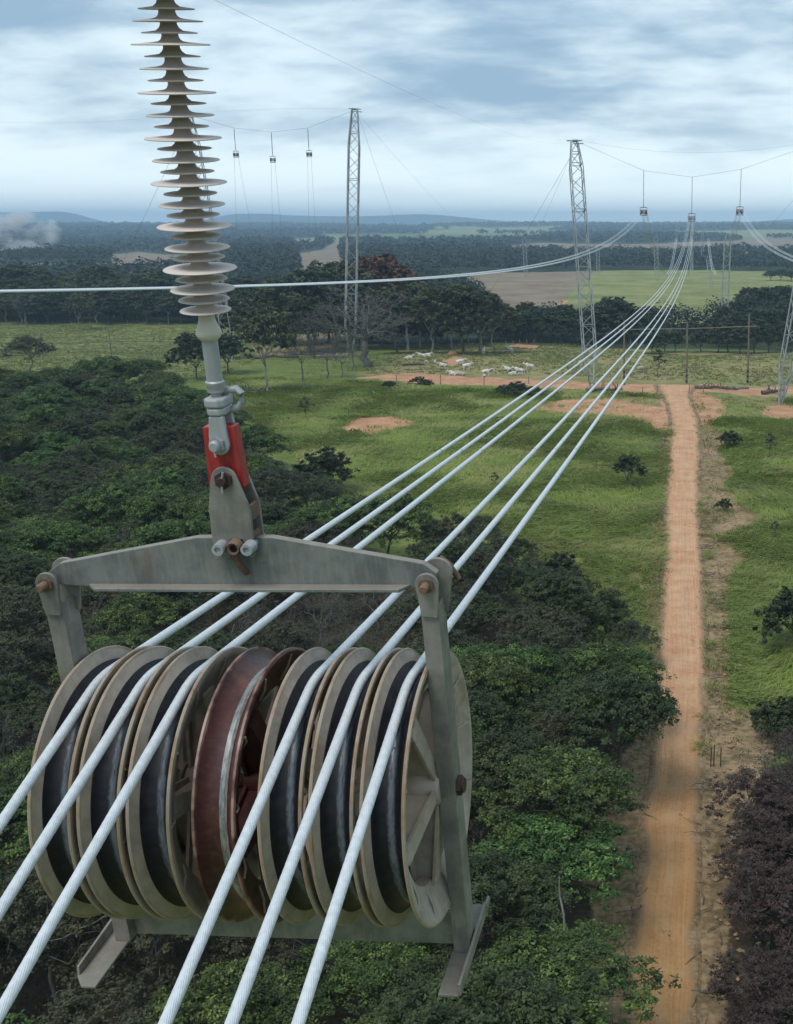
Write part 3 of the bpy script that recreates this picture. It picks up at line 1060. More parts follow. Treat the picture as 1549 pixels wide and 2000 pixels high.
MB().lathe([(-0.066, 0), (-0.066, 0.010), (-0.060, 0.013), (0.045, 0.013), (0.045, 0)], 'y', 16, center=(0.019, 0, 0.957)).lathe([(-0.052, 0.012), (-0.052, 0.025), (-0.0415, 0.025), (-0.0415, 0.012)], 'y', 6, center=(0.019, 0, 0.957)).build('pin_bolt', M['dark_rust'], hang)
MB().tube([(0.017, -0.060, 0.925), (0.019, -0.060, 0.957), (0.028, -0.062, 0.985)], 0.003, 6).build('cotter', M['fitting'], hang)
for a_ in (-0.013, 0.068):
    MB().lathe([(-0.078, 0.009), (-0.078, 0.0165), (-0.0415, 0.0185), (-0.0415, 0.009)], 'y', 18, closed=True, center=(a_, 0, 0.768)).lathe([(-0.072, 0), (-0.072, 0.0095), (0.04, 0.0095), (0.04, 0)], 'y', 12, center=(a_, 0, 0.768)).build('bolt', M['fitting'], hang, True)
hk = MB()
hk.lathe([(-0.066, 0.011), (-0.070, 0.017), (-0.058, 0.022), (-0.044, 0.022), (-0.038, 0.014)], 'y', 20, center=(0.027, 0, 0.768))
hk.tube([(0.024, -0.056, 0.752), (0.028, -0.046, 0.715), (0.037, -0.026, 0.680)], [0.012, 0.010, 0.0095], 8)
hk.build('hook', M['rusty'], hang, True)
put_on_frame(hang, BF, BT)

# ---- red link
redl = empty('link_plate', label='bright red painted link between the grey clevis and the hanger bracket', cat='link')
rl = MB()
rl.prism([(-0.030, 1.098), (-0.037, 0.93), (-0.030, 0.915), (0.045, 0.915), (0.064, 0.93), (0.057, 1.100)], -0.020, 0.020)
rl.build('link_body', M['red_paint'], redl, bevel=0.003)
put_on_frame(redl, BF, BT)

# ---- grey socket clevis
clev = empty('socket_clevis', label='smooth grey forged socket clevis above the red link', cat='clevis')
fork = arc(0.004, 1.054, 0.031, 180, 360, 12) + [(0.033, 1.075), (0.028, 1.13), (-0.017, 1.13), (-0.026, 1.075)]
MB().prism(fork, -0.0375, -0.0215).build('fork', M['fitting'], clev, bevel=0.004)
MB().prism(fork, 0.0215, 0.0375).build('fork', M['fitting'], clev, bevel=0.004)
hd = MB()
hd.plan([(-0.024, -0.028), (-0.012, -0.042), (0.020, -0.042), (0.034, -0.030), (0.034, 0.030), (0.020, 0.042), (-0.012, 0.042), (-0.024, 0.028)], 1.1305, 1.152)
hd.plan([(-0.028, -0.028), (-0.014, -0.045), (0.022, -0.045), (0.038, -0.032), (0.038, 0.032), (0.022, 0.045), (-0.014, 0.045), (-0.028, 0.028)], 1.1525, 1.178)
hd.build('socket_head', M['fitting'], clev, bevel=0.006)
MB().tube([(0.030, 0.02, 1.136), (0.056, 0.022, 1.142), (0.069, 0.022, 1.158), (0.069, 0.022, 1.180), (0.056, 0.022, 1.192), (0.030, 0.02, 1.190), (0.010, 0.015, 1.186)], [0.010, 0.011, 0.011, 0.011, 0.011, 0.010, 0.009], 10).build('locking_loop', M['fitting'], clev, True)
MB().lathe([(-0.070, 0), (-0.070, 0.012), (-0.064, 0.0165), (-0.052, 0.0165), (-0.052, 0.014), (0.048, 0.014), (0.048, 0)], 'y', 18, center=(0.0, 0, 1.053)).lathe([(-0.0505, 0.013), (-0.0505, 0.024), (-0.0378, 0.024), (-0.0378, 0.013)], 'y', 6, closed=True, center=(0.0, 0, 1.053)).build('clevis_pin', M['fitting'], clev)
MB().tube([(-0.002, -0.066, 1.058), (0.002, -0.067, 1.026)], 0.003, 6).build('cotter', M['fitting'], clev)
put_on_frame(clev, BF * np.array([0.88, 0.92, 1.0]), BT + BF @ np.array([0.0125, 0, 0]))

# ---- insulator
INS0 = BT + BF @ np.array([0.014, 0.0, 1.176])
lean = rad(8.2)


def ins_dir(dx):
    v = np.array([dx, -math.sin(lean), math.cos(lean)])
    return v / np.linalg.norm(v)


lo_, hi_ = -0.3, 0.3
for _ in range(40):
    mid_ = (lo_ + hi_) / 2
    s_ = np.linspace(0.3, 2.2, 400)
    ux, uy = project(INS0 + s_[:, None] * ins_dir(mid_))
    xx = np.interp(0.0, uy[::-1], ux[::-1])
    if xx < 323:
        lo_ = mid_
    else:
        hi_ = mid_
ID = ins_dir((lo_ + hi_) / 2)
s_ = np.linspace(-0.1, 3.0, 3000)
ux, uy = project(INS0 + s_[:, None] * ID)


def s_of_y(y):
    return float(np.interp(-y, -uy, s_))


ins = empty('insulator', label='near long-rod polymer insulator of many dusty pinkish sheds', cat='insulator')
ins.rotation_mode = 'QUATERNION'
ins.rotation_quaternion = Vector(ID).to_track_quat('Z', 'Y')
ins.location = INS0


def shed_mesh(R, nm='shed'):
    c = 0.0195
    return MB().lathe([(c - 0.001, 0.0), (R * 0.6, -0.003), (R - 0.002, -0.006)] and
                      [(-0.004, c - 0.002), (-0.0050, R * 0.55), (-0.0065, R - 0.003), (-0.0055, R), (-0.0035, R - 0.001), (-0.0012, R * 0.70), (0.0008, R * 0.46), (0.0030, c + 0.0085), (0.0065, c + 0.0035), (0.0115, c + 0.0008), (0.018, c - 0.001)], 'z', 56).mesh(nm, M['polymer'], 'all')


SHEDS = {'L': shed_mesh(0.0905), 'M': shed_mesh(0.0795), 'S': shed_mesh(0.0640)}
sy = [(602, 'S'), (581, 'S'), (561, 'M'), (541, 'S'), (521, 'L'), (499, 'S'), (480, 'M'), (457, 'S'), (438, 'L'), (416, 'S'), (396, 'M'), (374, 'S'), (353, 'L'), (331, 'S'), (309, 'M'),
      (286, 'S'), (266, 'L'), (243, 'S'), (221, 'M'), (198, 'S'), (177, 'L'), (153, 'S'), (130, 'M'), (106, 'S'), (83, 'L'), (60, 'S'), (37, 'M'), (13, 'S')]
ss = [(s_of_y(y), k) for y, k in sy]
pat = 'LSMS'
while ss[-1][0] < ss[0][0] + 2.6:
    ss.append((ss[-1][0] + 0.0283, pat[(len(ss) - 28) % 4]))
for s0, k in ss:
    link('shed', SHEDS[k], ins).location = (0, 0, s0)
top_s = ss[-1][0] + 0.05
MB().lathe([(ss[0][0] - 0.03, 0.0), (ss[0][0] - 0.03, 0.0192), (top_s, 0.0192), (top_s, 0)], 'z', 28).build('core_rod', M['polymer'], ins, True)
sb = [s_of_y(y) for y in (607, 622, 636, 645, 653, 660, 664)]
MB().lathe([(sb[0], 0.0195), (sb[1], 0.0205), (sb[2], 0.026), (sb[3], 0.0315), (sb[4], 0.0325), (sb[5], 0.027), (sb[6], 0.0205)], 'z', 36).build('end_seal', M['fitting_sand'], ins, 'all')
sf = [s_of_y(y) for y in (664, 742, 745, 752, 755, 764, 768, 790)]
MB().lathe([(sf[0] + 0.002, 0.0202), (sf[1], 0.0208), (sf[2], 0.0248), (sf[3], 0.0248), (sf[4], 0.0222), (sf[5], 0.0222), (sf[6], 0.0135), (sf[7], 0.013)], 'z', 36).build('end_fitting', M['fitting'], ins, True)

# ------------------------------------------------------------------ conductors
CR = 0.0136
RC = 0.3335 + CR
LINE_AZ = 0.0587


def strand_tube(path, lay=0.30, strands=18, fine_range=None):
    """six-lobed stranded surface where it is near, plain tube farther on"""
    path = np.asarray(path, float)
    return path


def cable_object(path, fine_lo, fine_hi, name='conductor', r=CR, plain_sides=8):
    """path: (n,3) dense; between arc lengths fine_lo..fine_hi the strands are real twisted ridges"""
    path = np.asarray(path, float)
    seg = np.r_[0, np.cumsum(np.linalg.norm(np.diff(path, axis=0), axis=1))]
    mb_v, mb_f, nb = [], [], 0

    def ring(S, th_n, lob):
        nonlocal nb
        P = np.stack([np.interp(S, seg, path[:, k]) for k in range(3)], -1)
        t = np.gradient(P, axis=0)
        t /= np.linalg.norm(t, axis=1)[:, None]
        a = np.cross(t, [0, 0, 1.0])
        a /= np.linalg.norm(a, axis=1)[:, None]
        b = np.cross(a, t)
        th = np.arange(th_n) * 2 * math.pi / th_n
        TH = np.repeat(th[None], len(S), 0)
        if lob:
            n = th_n // 3
            k = np.arange(th_n) % 3
            rr = np.where(k == 0, r * 0.915, r * 1.012)
            TH = TH + (S * 2 * math.pi / 0.34)[:, None]
            R = np.repeat(rr[None], len(S), 0)
        else:
            R = np.full(TH.shape, r * 0.985)
        V = P[:, None] + R[..., None] * (a[:, None] * np.cos(TH)[..., None] + b[:, None] * np.sin(TH)[..., None])
        i, j = np.meshgrid(np.arange(len(S) - 1), np.arange(th_n), indexing='ij')
        j2 = (j + 1) % th_n
        F = np.stack([i * th_n + j, i * th_n + j2, (i + 1) * th_n + j2, (i + 1) * th_n + j], -1).reshape(-1, 4) + nb
        mb_v.append(V.reshape(-1, 3))
        mb_f.append(F)
        nb += len(S) * th_n
    end = seg[-1]
    if fine_hi > fine_lo:
        if fine_lo > 0:
            ring(np.linspace(0, fine_lo, max(2, int(fine_lo / 0.5))), plain_sides, False)
        ring(np.arange(fine_lo, fine_hi + 0.001, 0.022), 54, True)
        ring(fine_hi + np.geomspace(0.001, end - fine_hi, 120), plain_sides, False)
    else:
        ring(np.linspace(0, end, 90), plain_sides, False)
    me = big_mesh(name, np.concatenate(mb_v), np.concatenate(mb_f), M['cable'], sm=True)
    return link(name, me)


# second tower: where its three blocks hang (photo points at about 182 m)
T2D = 182.0
T2 = [at(1257, 414, T2D), at(1351, 426, T2D), at(1445, 413, T2D)]
T2YAW = -LINE_AZ
back = -ray(1338, -361)
back /= np.linalg.norm(back)


def sag_path(A, B, slope, n):
    h = (B - A)[:2]
    L = np.hypot(*h)
    k = ((B - A)[2] - slope * L) / L ** 2
    t = L * np.linspace(0, 1, n) ** 1.6
    P = A + np.outer(t / L, np.r_[h, 0])
    P[:, 2] += slope * t + k * t * t
    return P


words = ['leftmost', 'second from left', 'third from left', None, 'third from right', 'second from right', 'rightmost']
c2, s2 = math.cos(T2YAW), math.sin(T2YAW)
T3D = 560.0
for i, off in enumerate(OFFS):
    if i == 3:
        continue
    ph = np.radians(np.linspace(-11.9, 7.8, 12))
    wrap = BT + (BF @ np.stack([np.full(12, off + 0.004), RC * np.sin(ph), RC * np.cos(ph)])).T
    tb = np.linspace(60, 0.02, 200) ** 1.0
    nearside = wrap[0] + tb[:, None] * back + np.array([0, 0, 1])[None] * (0.0012 * tb ** 2)[:, None]
    B = T2[1] + np.array([off * c2, off * s2, RC])
    front = sag_path(wrap[-1], B, -0.046, 260)[1:]
    path = np.vstack([nearside, wrap, front])
    seg = np.r_[0, np.cumsum(np.linalg.norm(np.diff(path, axis=0), axis=1))]
    s_wrap = seg[len(nearside)]
    tag(cable_object(path, s_wrap - 3.4, s_wrap + 4.6), '%s of the six bright stranded conductors crossing the near stringing block' % words[i], 'conductor', 'conductors over the near stringing block')

# the bundles of the two outer phases
for side, base, lab in ((0, T2[0], 'left-hand bundle passing behind the insulator'), (2, T2[2], 'right-hand bundle swinging up to the right block')):
    hv = np.array([base[0] - (T2[1][0] + 0) + BT[0], base[1] - T2[1][1] + BT[1]])
    u = (base[:2] - hv)
    u = u / np.linalg.norm(u)
    for i, off in enumerate(OFFS):
        if i == 3:
            continue
        end = base + np.array([off * c2, off * s2, RC])
        st = end[:2] - u * (np.linalg.norm(base[:2] - hv) + 0)
        Yv = np.linspace(0, 1, 160) ** 1.3
        XY = st[None] * (1 - Yv[:, None]) + end[None, :2] * Yv[:, None]
        yy = XY[:, 1]
        fz = lambda q: -0.0616 - 0.05561 * q + 0.00037312 * q * q
        zz = CAM_H + fz(yy) + (end[2] - CAM_H - fz(end[1])) * Yv ** 2
        P = np.stack([XY[:, 0], XY[:, 1], zz], -1)
        ext = P[0] - np.outer(np.linspace(40, 0.5, 20), np.r_[u, 0.18])
        o = cable_object(np.vstack([ext, P]), 0, 0, plain_sides=8)
        tag(o, 'pale conductor of the %s' % lab, 'conductor', 'conductors of the %s' % lab)

# ------------------------------------------------------------------ distant blocks, insulators, masts and ropes of the two lines
KIDS = kids_of()


def hang_copy(P, yaw, label, group):
    b = copy_tree(block, KIDS)
    Mx = Matrix.Rotation(yaw, 4, 'Z')
    Mx.translation = Vector(P)
    b.matrix_world = Mx
    return tag(b, label, 'stringing block', group)


def thin_insulator(P, top, label, group):
    """a suspension insulator far off: shedded rod, hook and end fittings"""
    P, top = np.asarray(P, float), np.asarray(top, float)
    L = np.linalg.norm(top - P)
    r = empty('insulator', P, label=label, cat='insulator', group=group)
    r.rotation_mode = 'QUATERNION'
    r.rotation_quaternion = Vector(top - P).to_track_quat('Z', 'Y')
    prof = []
    n = int((L - 0.6) / 0.05)
    for k in range(n):
        z0 = 0.35 + k * 0.05
        prof += [(z0, 0.03), (z0 + 0.01, 0.085 if k % 2 else 0.065), (z0 + 0.022, 0.03)]
    MB().lathe(prof, 'z', 8).build('shed_rod', M['wire'], r)
    MB().tube([(0, 0, 0), (0, 0, 0.34)], 0.045, 8).build('end_fitting', M['lattice'], r)
    MB().tube([(0, 0, L - 0.26), (0, 0, L)], 0.045, 8).build('end_fitting', M['lattice'], r)
    return r


def rope(pts, r, label, cat, group=None, name=None, sag=0.0, mat='wire', sides=6):
    P = np.asarray(pts, float)
    if len(P) == 2:
        t = np.linspace(0, 1, 24)[:, None]
        P = P[0] * (1 - t) + P[1] * t
        P[:, 2] -= (4 * sag * t * (1 - t))[:, 0]
    o = MB().tube(P, r, sides).build(name or cat.replace(' ', '_'), M[mat], None, True)
    return tag(o, label, cat, group)


def beam_mesh():
    # unit steel angle along z, 1 m long
    v, f = [], []
    b = MB()
    b.prism([(0, 0), (1, 0), (1, 0.16), (0.16, 0.16), (0.16, 1), (0, 1)][::-1], 0, 1)
    me = b.mesh('brace', M['lattice'])
    # prism extrudes along y: turn so that its length is z, and centre it
    me.transform(Matrix.Translation((-0.35, 0.35, 0)) @ Matrix.Rotation(math.pi / 2, 4, 'X'))
    return me


BEAM = beam_mesh()


def beam(name, p0, p1, w, parent, flip=1):
    p0, p1 = Vector(p0), Vector(p1)
    o = bpy.data.objects.new(name, BEAM)
    COL.objects.link(o)
    o.parent = parent
    d = p1 - p0
    o.rotation_mode = 'QUATERNION'
    o.rotation_quaternion = d.to_track_quat('Z', 'Y')
    o.location = p0
    o.scale = (w, w, d.length)
    return o


def mast(foot, top, width, label, cat_group, leg_w=0.17, brace_w=0.09, panel=1.9, yaw=0.35, head=4.5, tail=6.0, tip=0.9):
    """guyed lattice mast standing on a point, its four legs, diagonals and struts each a piece of steel angle"""
    foot, top = np.asarray(foot, float), np.asarray(top, float)
    L = np.linalg.norm(top - foot)
    ax = (top - foot) / L
    e1 = np.array([math.cos(yaw), math.sin(yaw), 0])
    e1 = e1 - ax * (e1 @ ax)
    e1 /= np.linalg.norm(e1)
    e2 = np.cross(ax, e1)
    root = empty('lattice_mast', foot, label=label, cat='lattice mast', group=cat_group)

    def hw(s):
        if s < tail:
            return 0.18 + (width / 2 - 0.18) * (s / tail) ** 0.8
        if s > L - head:
            return tip / 2 + (width / 2 - tip / 2) * (L - s) / head
        return width / 2

    def corner(s, k):
        h = hw(s)
        sx, sy_ = ((1, 1), (-1, 1), (-1, -1), (1, -1))[k % 4]
        return ax * s + e1 * h * sx + e2 * h * sy_
    stops = [0.0, tail, tail + (L - tail - head) / 3, tail + 2 * (L - tail - head) / 3, L - head, L]
    for k in range(4):
        for a_, b_ in zip(stops[:-1], stops[1:]):
            beam('leg', corner(a_, k), corner(b_, k), leg_w, root)
    n = max(4, int(round((L - 1.2) / panel)))
    lev = np.linspace(1.2, L - 0.05, n + 1)
    for i in range(n):
        for k in range(4):
            a_, b_ = (lev[i], lev[i + 1]) if (i + k) % 2 else (lev[i + 1], lev[i])
            beam('brace', corner(a_, k), corner(b_, k + 1), brace_w, root)
        if i % 5 == 0 or i >= n - 2:
            for k in range(4):
                beam('strut', corner(lev[i], k), corner(lev[i], k + 1), brace_w * 1.25, root)
    for k in range(4):
        beam('strut', corner(L, k), corner(L, k + 1), brace_w * 1.6, root)
    beam('peak_arm', ax * (L + 0.05) - e1 * 1.25, ax * (L + 0.05) + e1 * 1.25, 0.2, root)
    beam('peak_arm', ax * (L - 0.45) - e1 * 0.2, ax * (L - 0.45) + e1 * 1.45, 0.16, root)
    fb = MB().lathe([(-0.25, 0.45), (0.05, 0.40), (0.12, 0.25), (0.30, 0.12)], 'z', 8)
    fb.build('footing', M['stone'], root)
    return root, top


gl = ground(1157, 762)
tl = at(1122, 275, 190 * 1.0)
gl_d = np.linalg.norm(gl[:2])
tl = at(1122, 275, (gl[1] * math.cos(PITCH) + (CAM_H - 0) * math.sin(PITCH) * 0) / 1.0 * 0 + 187)
ml, tl = mast(gl, tl, 1.95, 'tall guyed lattice mast leaning left above the cattle pasture', None, yaw=0.2)
gr = ground(1524, 788)
tr = at(1618, 272, 180)
mr, tr = mast(gr, tr, 1.95, 'guyed lattice mast cut by the right edge of the photo on bare red soil', None, yaw=0.2)

for j, (lab, px_top) in enumerate((('left', (1257, 333)), ('middle', (1351, 346)), ('right', (1446, 331)))):
    hang_copy(T2[j], T2YAW, 'small far stringing block hanging %s on the cross rope ahead' % {'left': 'nearest the tall left mast', 'middle': 'lowest and central', 'right': 'nearest the right edge'}[lab], 'stringing blocks ahead on this line')
    b0 = T2[j] + np.array([0, 0, 0.79])
    t0 = at(*px_top, T2D)
    thin_insulator(b0, np.array([t0[0], b0[1], t0[2]]), 'long thin insulator holding the %s far stringing block on this line' % lab, 'insulators ahead on this line')
tops = [at(1257, 333, T2D), at(1351, 346, T2D), at(1446, 331, T2D)]
rope(np.vstack([tl + [0.9, 0, -0.3], *tops, tr + [-0.8, 0, -0.3]]), 0.024, 'sagging cross rope carrying three blocks between the right-hand masts', 'cross rope')
rope([tl + [1.2, 0, 0], tr + [-1, 0, 0]], 0.013, 'thin upper rope arching between the tops of the right-hand masts', 'upper rope', sag=1.9)
anc = ground(884, 692)
rope([tl + [-0.7, 0, -2.5], anc + [0, 0, 0.4]], 0.022, 'guy wire from the tall left mast down to the soil anchor by the trees', 'guy wire', 'guy wires', 'guy_wire', sag=0.4)
rope([tl + [-0.7, 0.4, -2.5], at(1018, 520, 330)], 0.016, 'upper guy wire running back from the tall left mast over the far field', 'guy wire', 'guy wires', 'guy_wire', sag=0.5)
rope([tl + [0, 0, 0], at(420, 0, 26)], 0.0032, 'thin overhead wire rising from the left mast to the top of the photo', 'overhead wire', None, 'overhead_wire', sag=1.4)
rope([tr + [0.5, 0, -2], at(1500, 445, 330)], 0.022, 'guy wire running back from the right mast toward the plain', 'guy wire', 'guy wires', 'guy_wire', sag=0.5)

# second line, to the left and farther
D2 = 238.0
fr = ground(684, 696)
tp = at(693, 213, 236)
mast(fr, tp, 2.1, 'lattice mast rising from the grove left of centre', None, yaw=0.12, head=7.0, leg_w=0.2, brace_w=0.10, panel=2.3, tip=1.1)
fl = ground(452, 704)
tp2 = at(369, 222, 228)
mast(fl, tp2, 1.9, 'leaning lattice mast half hidden by the near insulator', None, yaw=0.12, head=6.0, leg_w=0.17, brace_w=0.09, panel=2.3)
B2 = [at(461, 302, D2), at(533, 312, D2), at(604, 301, D2)]
tops2 = [at(457, 250, D2), at(530, 258, D2), at(601, 250, D2)]
yaw2 = math.atan2(-(470 - PPX), 2341.0)
for j, lab in enumerate(('left', 'middle', 'right')):
    hang_copy(B2[j], yaw2 * 0.9, 'small dark %s block hung on the far left cross rope against the sky' % lab, 'stringing blocks of the far left line')
    thin_insulator(B2[j] + np.array([0, 0, 0.79]), tops2[j], 'thin %s insulator hanging from the far left cross rope' % lab, 'insulators of the far left line')
rope(np.vstack([tp2 + [0.6, 0, -0.4], *tops2, tp + [-0.6, 0, -0.4]]), 0.026, 'cross rope with three blocks between the far left masts', 'cross rope')
rope([tp2, tp], 0.012, 'thin upper rope between the far left masts', 'upper rope', sag=-0.4)
rope([tp + [0.6, 0, -1.0], ground(862, 690) + [0, 0, 0.4]], 0.022, 'guy wire slanting from the grove mast to the cattle pasture', 'guy wire', 'guy wires', 'guy_wire', sag=0.6)
rope([tp + [0.6, 0.3, -1.0], at(905, 448, 420)], 0.015, 'thin guy wire running back from the grove mast', 'guy wire', 'guy wires', 'guy_wire', sag=0.5)
rope([tp2 + [-0.6, 0, -2.0], ground(178, 640) + [0, 0, 0.3]], 0.030, 'guy wire from the half hidden mast to the left pasture', 'guy wire', 'guy wires', 'guy_wire', sag=0.6)
rope([at(-40, 236, 260), tp2], 0.010, 'thin wire crossing the sky left of the near insulator', 'overhead wire', None, 'overhead_wire', sag=1.0)
for j in range(3):
    b = B2[j]
    for q, (tx, ty) in enumerate((((464, 520), (505, 497)), ((534, 520), (556, 497)), ((604, 500), (618, 470)))[j]):
        e = at(tx, ty, 330 + 30 * q)
        P = sag_path(b + np.array([(-0.35, 0.35)[q], 0, RC]), e, -0.28 if ty > 480 else -0.2, 40)
        rope(P, 0.020, ('straighter' if q == 0 else 'slanting') + ' conductor dropping away behind the %s far left block' % ('left', 'middle', 'right')[j], 'conductor', 'conductors beyond the far left line', 'conductor')

# the line beyond the second tower
T3 = [np.array([T2[j][0] + (T3D - T2D) * 0.0587 + 0.0, T3D, 20.0]) for j in range(3)]
for j in range(3):
    for off in (-0.46, -0.32, -0.18, 0.18, 0.32, 0.46):
        A = T2[j] + np.array([off, 0.0, RC])
        e = T3[j] + np.array([off, 0, 0])
        t = np.linspace(0, 1, 40)[:, None]
        P = A * (1 - t) + e * t
        P[:, 2] -= (4 * 13.0 * t * (1 - t))[:, 0]
        o = rope(P, 0.022, 'thin conductor running on beyond the %s far block' % ('left', 'middle', 'right')[j], 'conductor', 'conductors beyond the %s far block' % ('left', 'middle', 'right')[j], 'conductor', mat='cable')


def far_mast(x, y_foot, y_top, lean_px, dist, label):
    f = at(x, y_foot, dist)
    f[2] = float(terrain(f[0], f[1])) - 0.1
    t = at(x + lean_px, y_top, dist)
    b = MB()
    w_ = 0.9
    ax = t - f
    for sx, sy_ in ((-1, -1), (1, -1), (1, 1), (-1, 1)):
        o_ = np.array([sx * w_, sy_ * w_, 0])
        b.tube([np.zeros(3) + o_ * 0.15, ax * 0.12 + o_, ax * 0.88 + o_, ax + o_ * 0.4], 0.11, 4)
    n = 16
    for i in range(n):
        s0_, s1_ = 0.12 + 0.76 * i / n, 0.12 + 0.76 * (i + 1) / n
        q = 1 if i % 2 else -1
        for sy_ in (-1, 1):
            b.tube([ax * s0_ + np.array([-q * w_, sy_ * w_, 0]), ax * s1_ + np.array([q * w_, sy_ * w_, 0])], 0.05, 3)
    o = b.build('lattice_mast', M['lattice'])
    o.location = f
    return tag(o, label, 'lattice mast', 'masts far down the line')


far_mast(1027, 524, 462, -3, 620, 'faint far lattice mast at the edge of the ploughed field')
far_mast(1169, 531, 484, -2, 640, 'faint far lattice mast just right of the tall left mast')
far_mast(1283, 536, 458, -2, 560, 'faint far lattice mast under the left far block')
far_mast(1388, 560, 500, -4, 500, 'short pale far mast standing in the green crop field')
far_mast(1414, 628, 455, 8, 330, 'slender far mast rising from the dark trees beside the green field')
far_mast(1372, 530, 437, 0, 900, 'very faint far mast on the horizon right of the middle block')
far_mast(1322, 500, 436, 0, 1300, 'very faint far mast on the horizon left of the middle block')

# ------------------------------------------------------------------ wooden guard structures
def wood_pole(x, y_foot, y_top, r, label, group, band=True):
    f = ground(x, y_foot)
    depth = np.linalg.norm((f - [0, 0, CAM_H]) @ CW[:, 2:3])
    t = at(x + 0.5, y_top, depth)
    h = t[2] - f[2]
    root = empty('wooden_pole', f, label=label, cat='wooden pole', group=group)
    MB().tube([(0, 0, -0.3), (0.02, 0, h * 0.5), (0.0, 0.02, h)], [r, r * 0.9, r * 0.75], 8).build('shaft', M['pole'], root, True)
    if band:
        for k in range(3):
            MB().tube([(0, 0, 0.15 + 0.9 * k), (0, 0, 0.6 + 0.9 * k)], r + 0.012, 8).build('black_band', M['pole_black'], root)
    return f, h


p1 = wood_pole(1219, 752, 622, 0.16, 'wooden guard pole nearest the tall left mast', 'poles of the right guard frame')
p2 = wood_pole(1341, 749, 625, 0.16, 'middle wooden guard pole at the end of the dirt road', 'poles of the right guard frame')
p3 = wood_pole(1460, 749, 611, 0.18, 'tallest wooden guard pole with banded foot, right of the road', 'poles of the right guard frame')
dz = np.linalg.norm((p2[0] - [0, 0, CAM_H]) @ CW[:, 2:3]) - 0.3
rope([at(1208, 643.5, dz), at(1341, 642, dz), at(1478, 637, dz)], 0.06, 'long pale horizontal pole lashed across the three guard poles', 'crossbar', None, 'crossbar', mat='bamboo')
q1 = wood_pole(218, 700, 640, 0.13, 'slim wooden pole standing in the left pasture', 'poles of the left guard frame', False)
q2 = wood_pole(85, 702, 650, 0.13, 'slim wooden pole behind the small left pasture tree', 'poles of the left guard frame', False)
dz = np.linalg.norm((q1[0] - [0, 0, CAM_H]) @ CW[:, 2:3]) - 0.25
rope([at(70, 673.5, dz), at(218, 666, dz), at(332, 667, dz)], 0.08, 'horizontal pole lashed to the slim poles in the left pasture', 'crossbar', None, 'crossbar', mat='pole')


# ------------------------------------------------------------------ trees
def tube_arrays(pts, rads, sides=5):
    pts = np.asarray(pts, float)
    n = len(pts)
    t = np.gradient(pts, axis=0)
    t /= np.linalg.norm(t, axis=1)[:, None] + 1e-9
    up = np.where(np.abs(t[:, 2:3]) < 0.92, np.array([[0, 0, 1.0]]), np.array([[1.0, 0, 0]]))
    a = np.cross(t, up)
    a /= np.linalg.norm(a, axis=1)[:, None] + 1e-9
    b = np.cross(t, a)
    th = np.arange(sides) * 2 * math.pi / sides
    V = pts[:, None] + np.asarray(rads)[:, None, None] * (a[:, None] * np.cos(th)[None, :, None] + b[:, None] * np.sin(th)[None, :, None])
    i, j = np.meshgrid(np.arange(n - 1), np.arange(sides), indexing='ij')
    j2 = (j + 1) % sides
    F = np.stack([i * sides + j, i * sides + j2, (i + 1) * sides + j2, (i + 1) * sides + j], -1).reshape(-1, 4)
    return V.reshape(-1, 3), F


class Arr:
    def __init__(s):
        s.V, s.F, s.T, s.n = [], [], [], 0

    def add(s, V, F, tone=None):
        s.V.append(V)
        s.F.append(F + s.n)
        if tone is not None:
            s.T.append(tone)
        s.n += len(V)

    def mesh(s, name, mat, sm=False):
        at_ = {'tone': np.concatenate(s.T)} if s.T else None
        return big_mesh(name, np.concatenate(s.V), np.concatenate(s.F), mat, at_, sm)


def leaf_quads(rng, C, N, size, tone, tilt=0.5, aspect=1.7):
    """C centres, N preferred normals"""
    n = len(C)
    nr = N + rng.normal(0, tilt, (n, 3))
    nr /= np.linalg.norm(nr, axis=1)[:, None] + 1e-9
    r = rng.normal(0, 1, (n, 3))
    u = np.cross(nr, r)
    u /= np.linalg.norm(u, axis=1)[:, None] + 1e-9
    v = np.cross(nr, u)
    s = size * rng.uniform(0.6, 1.35, n)[:, None]
    a, b = u * s * aspect / 2, v * s / 2
    # leaf-shaped: narrow ends
    V = np.stack([C - a, C + b * 0.9 - a * 0.1 + nr * s * 0.10, C + a, C - b * 0.9 - a * 0.1 + nr * s * 0.10], 1).reshape(-1, 3)
    F = np.arange(n * 4).reshape(n, 4)
    return V, F, np.repeat(tone, 4)


def limb(rng, p0, p1, r0, r1, wob=0.12, n=6):
    t = np.linspace(0, 1, n)[:, None]
    P = p0 * (1 - t) + p1 * t
    L = np.linalg.norm(p1 - p0)
    P[1:-1] += rng.normal(0, wob * L * 0.5, (n - 2, 3)) * np.array([1, 1, 0.5])
    return P, np.linspace(r0, r1, n)


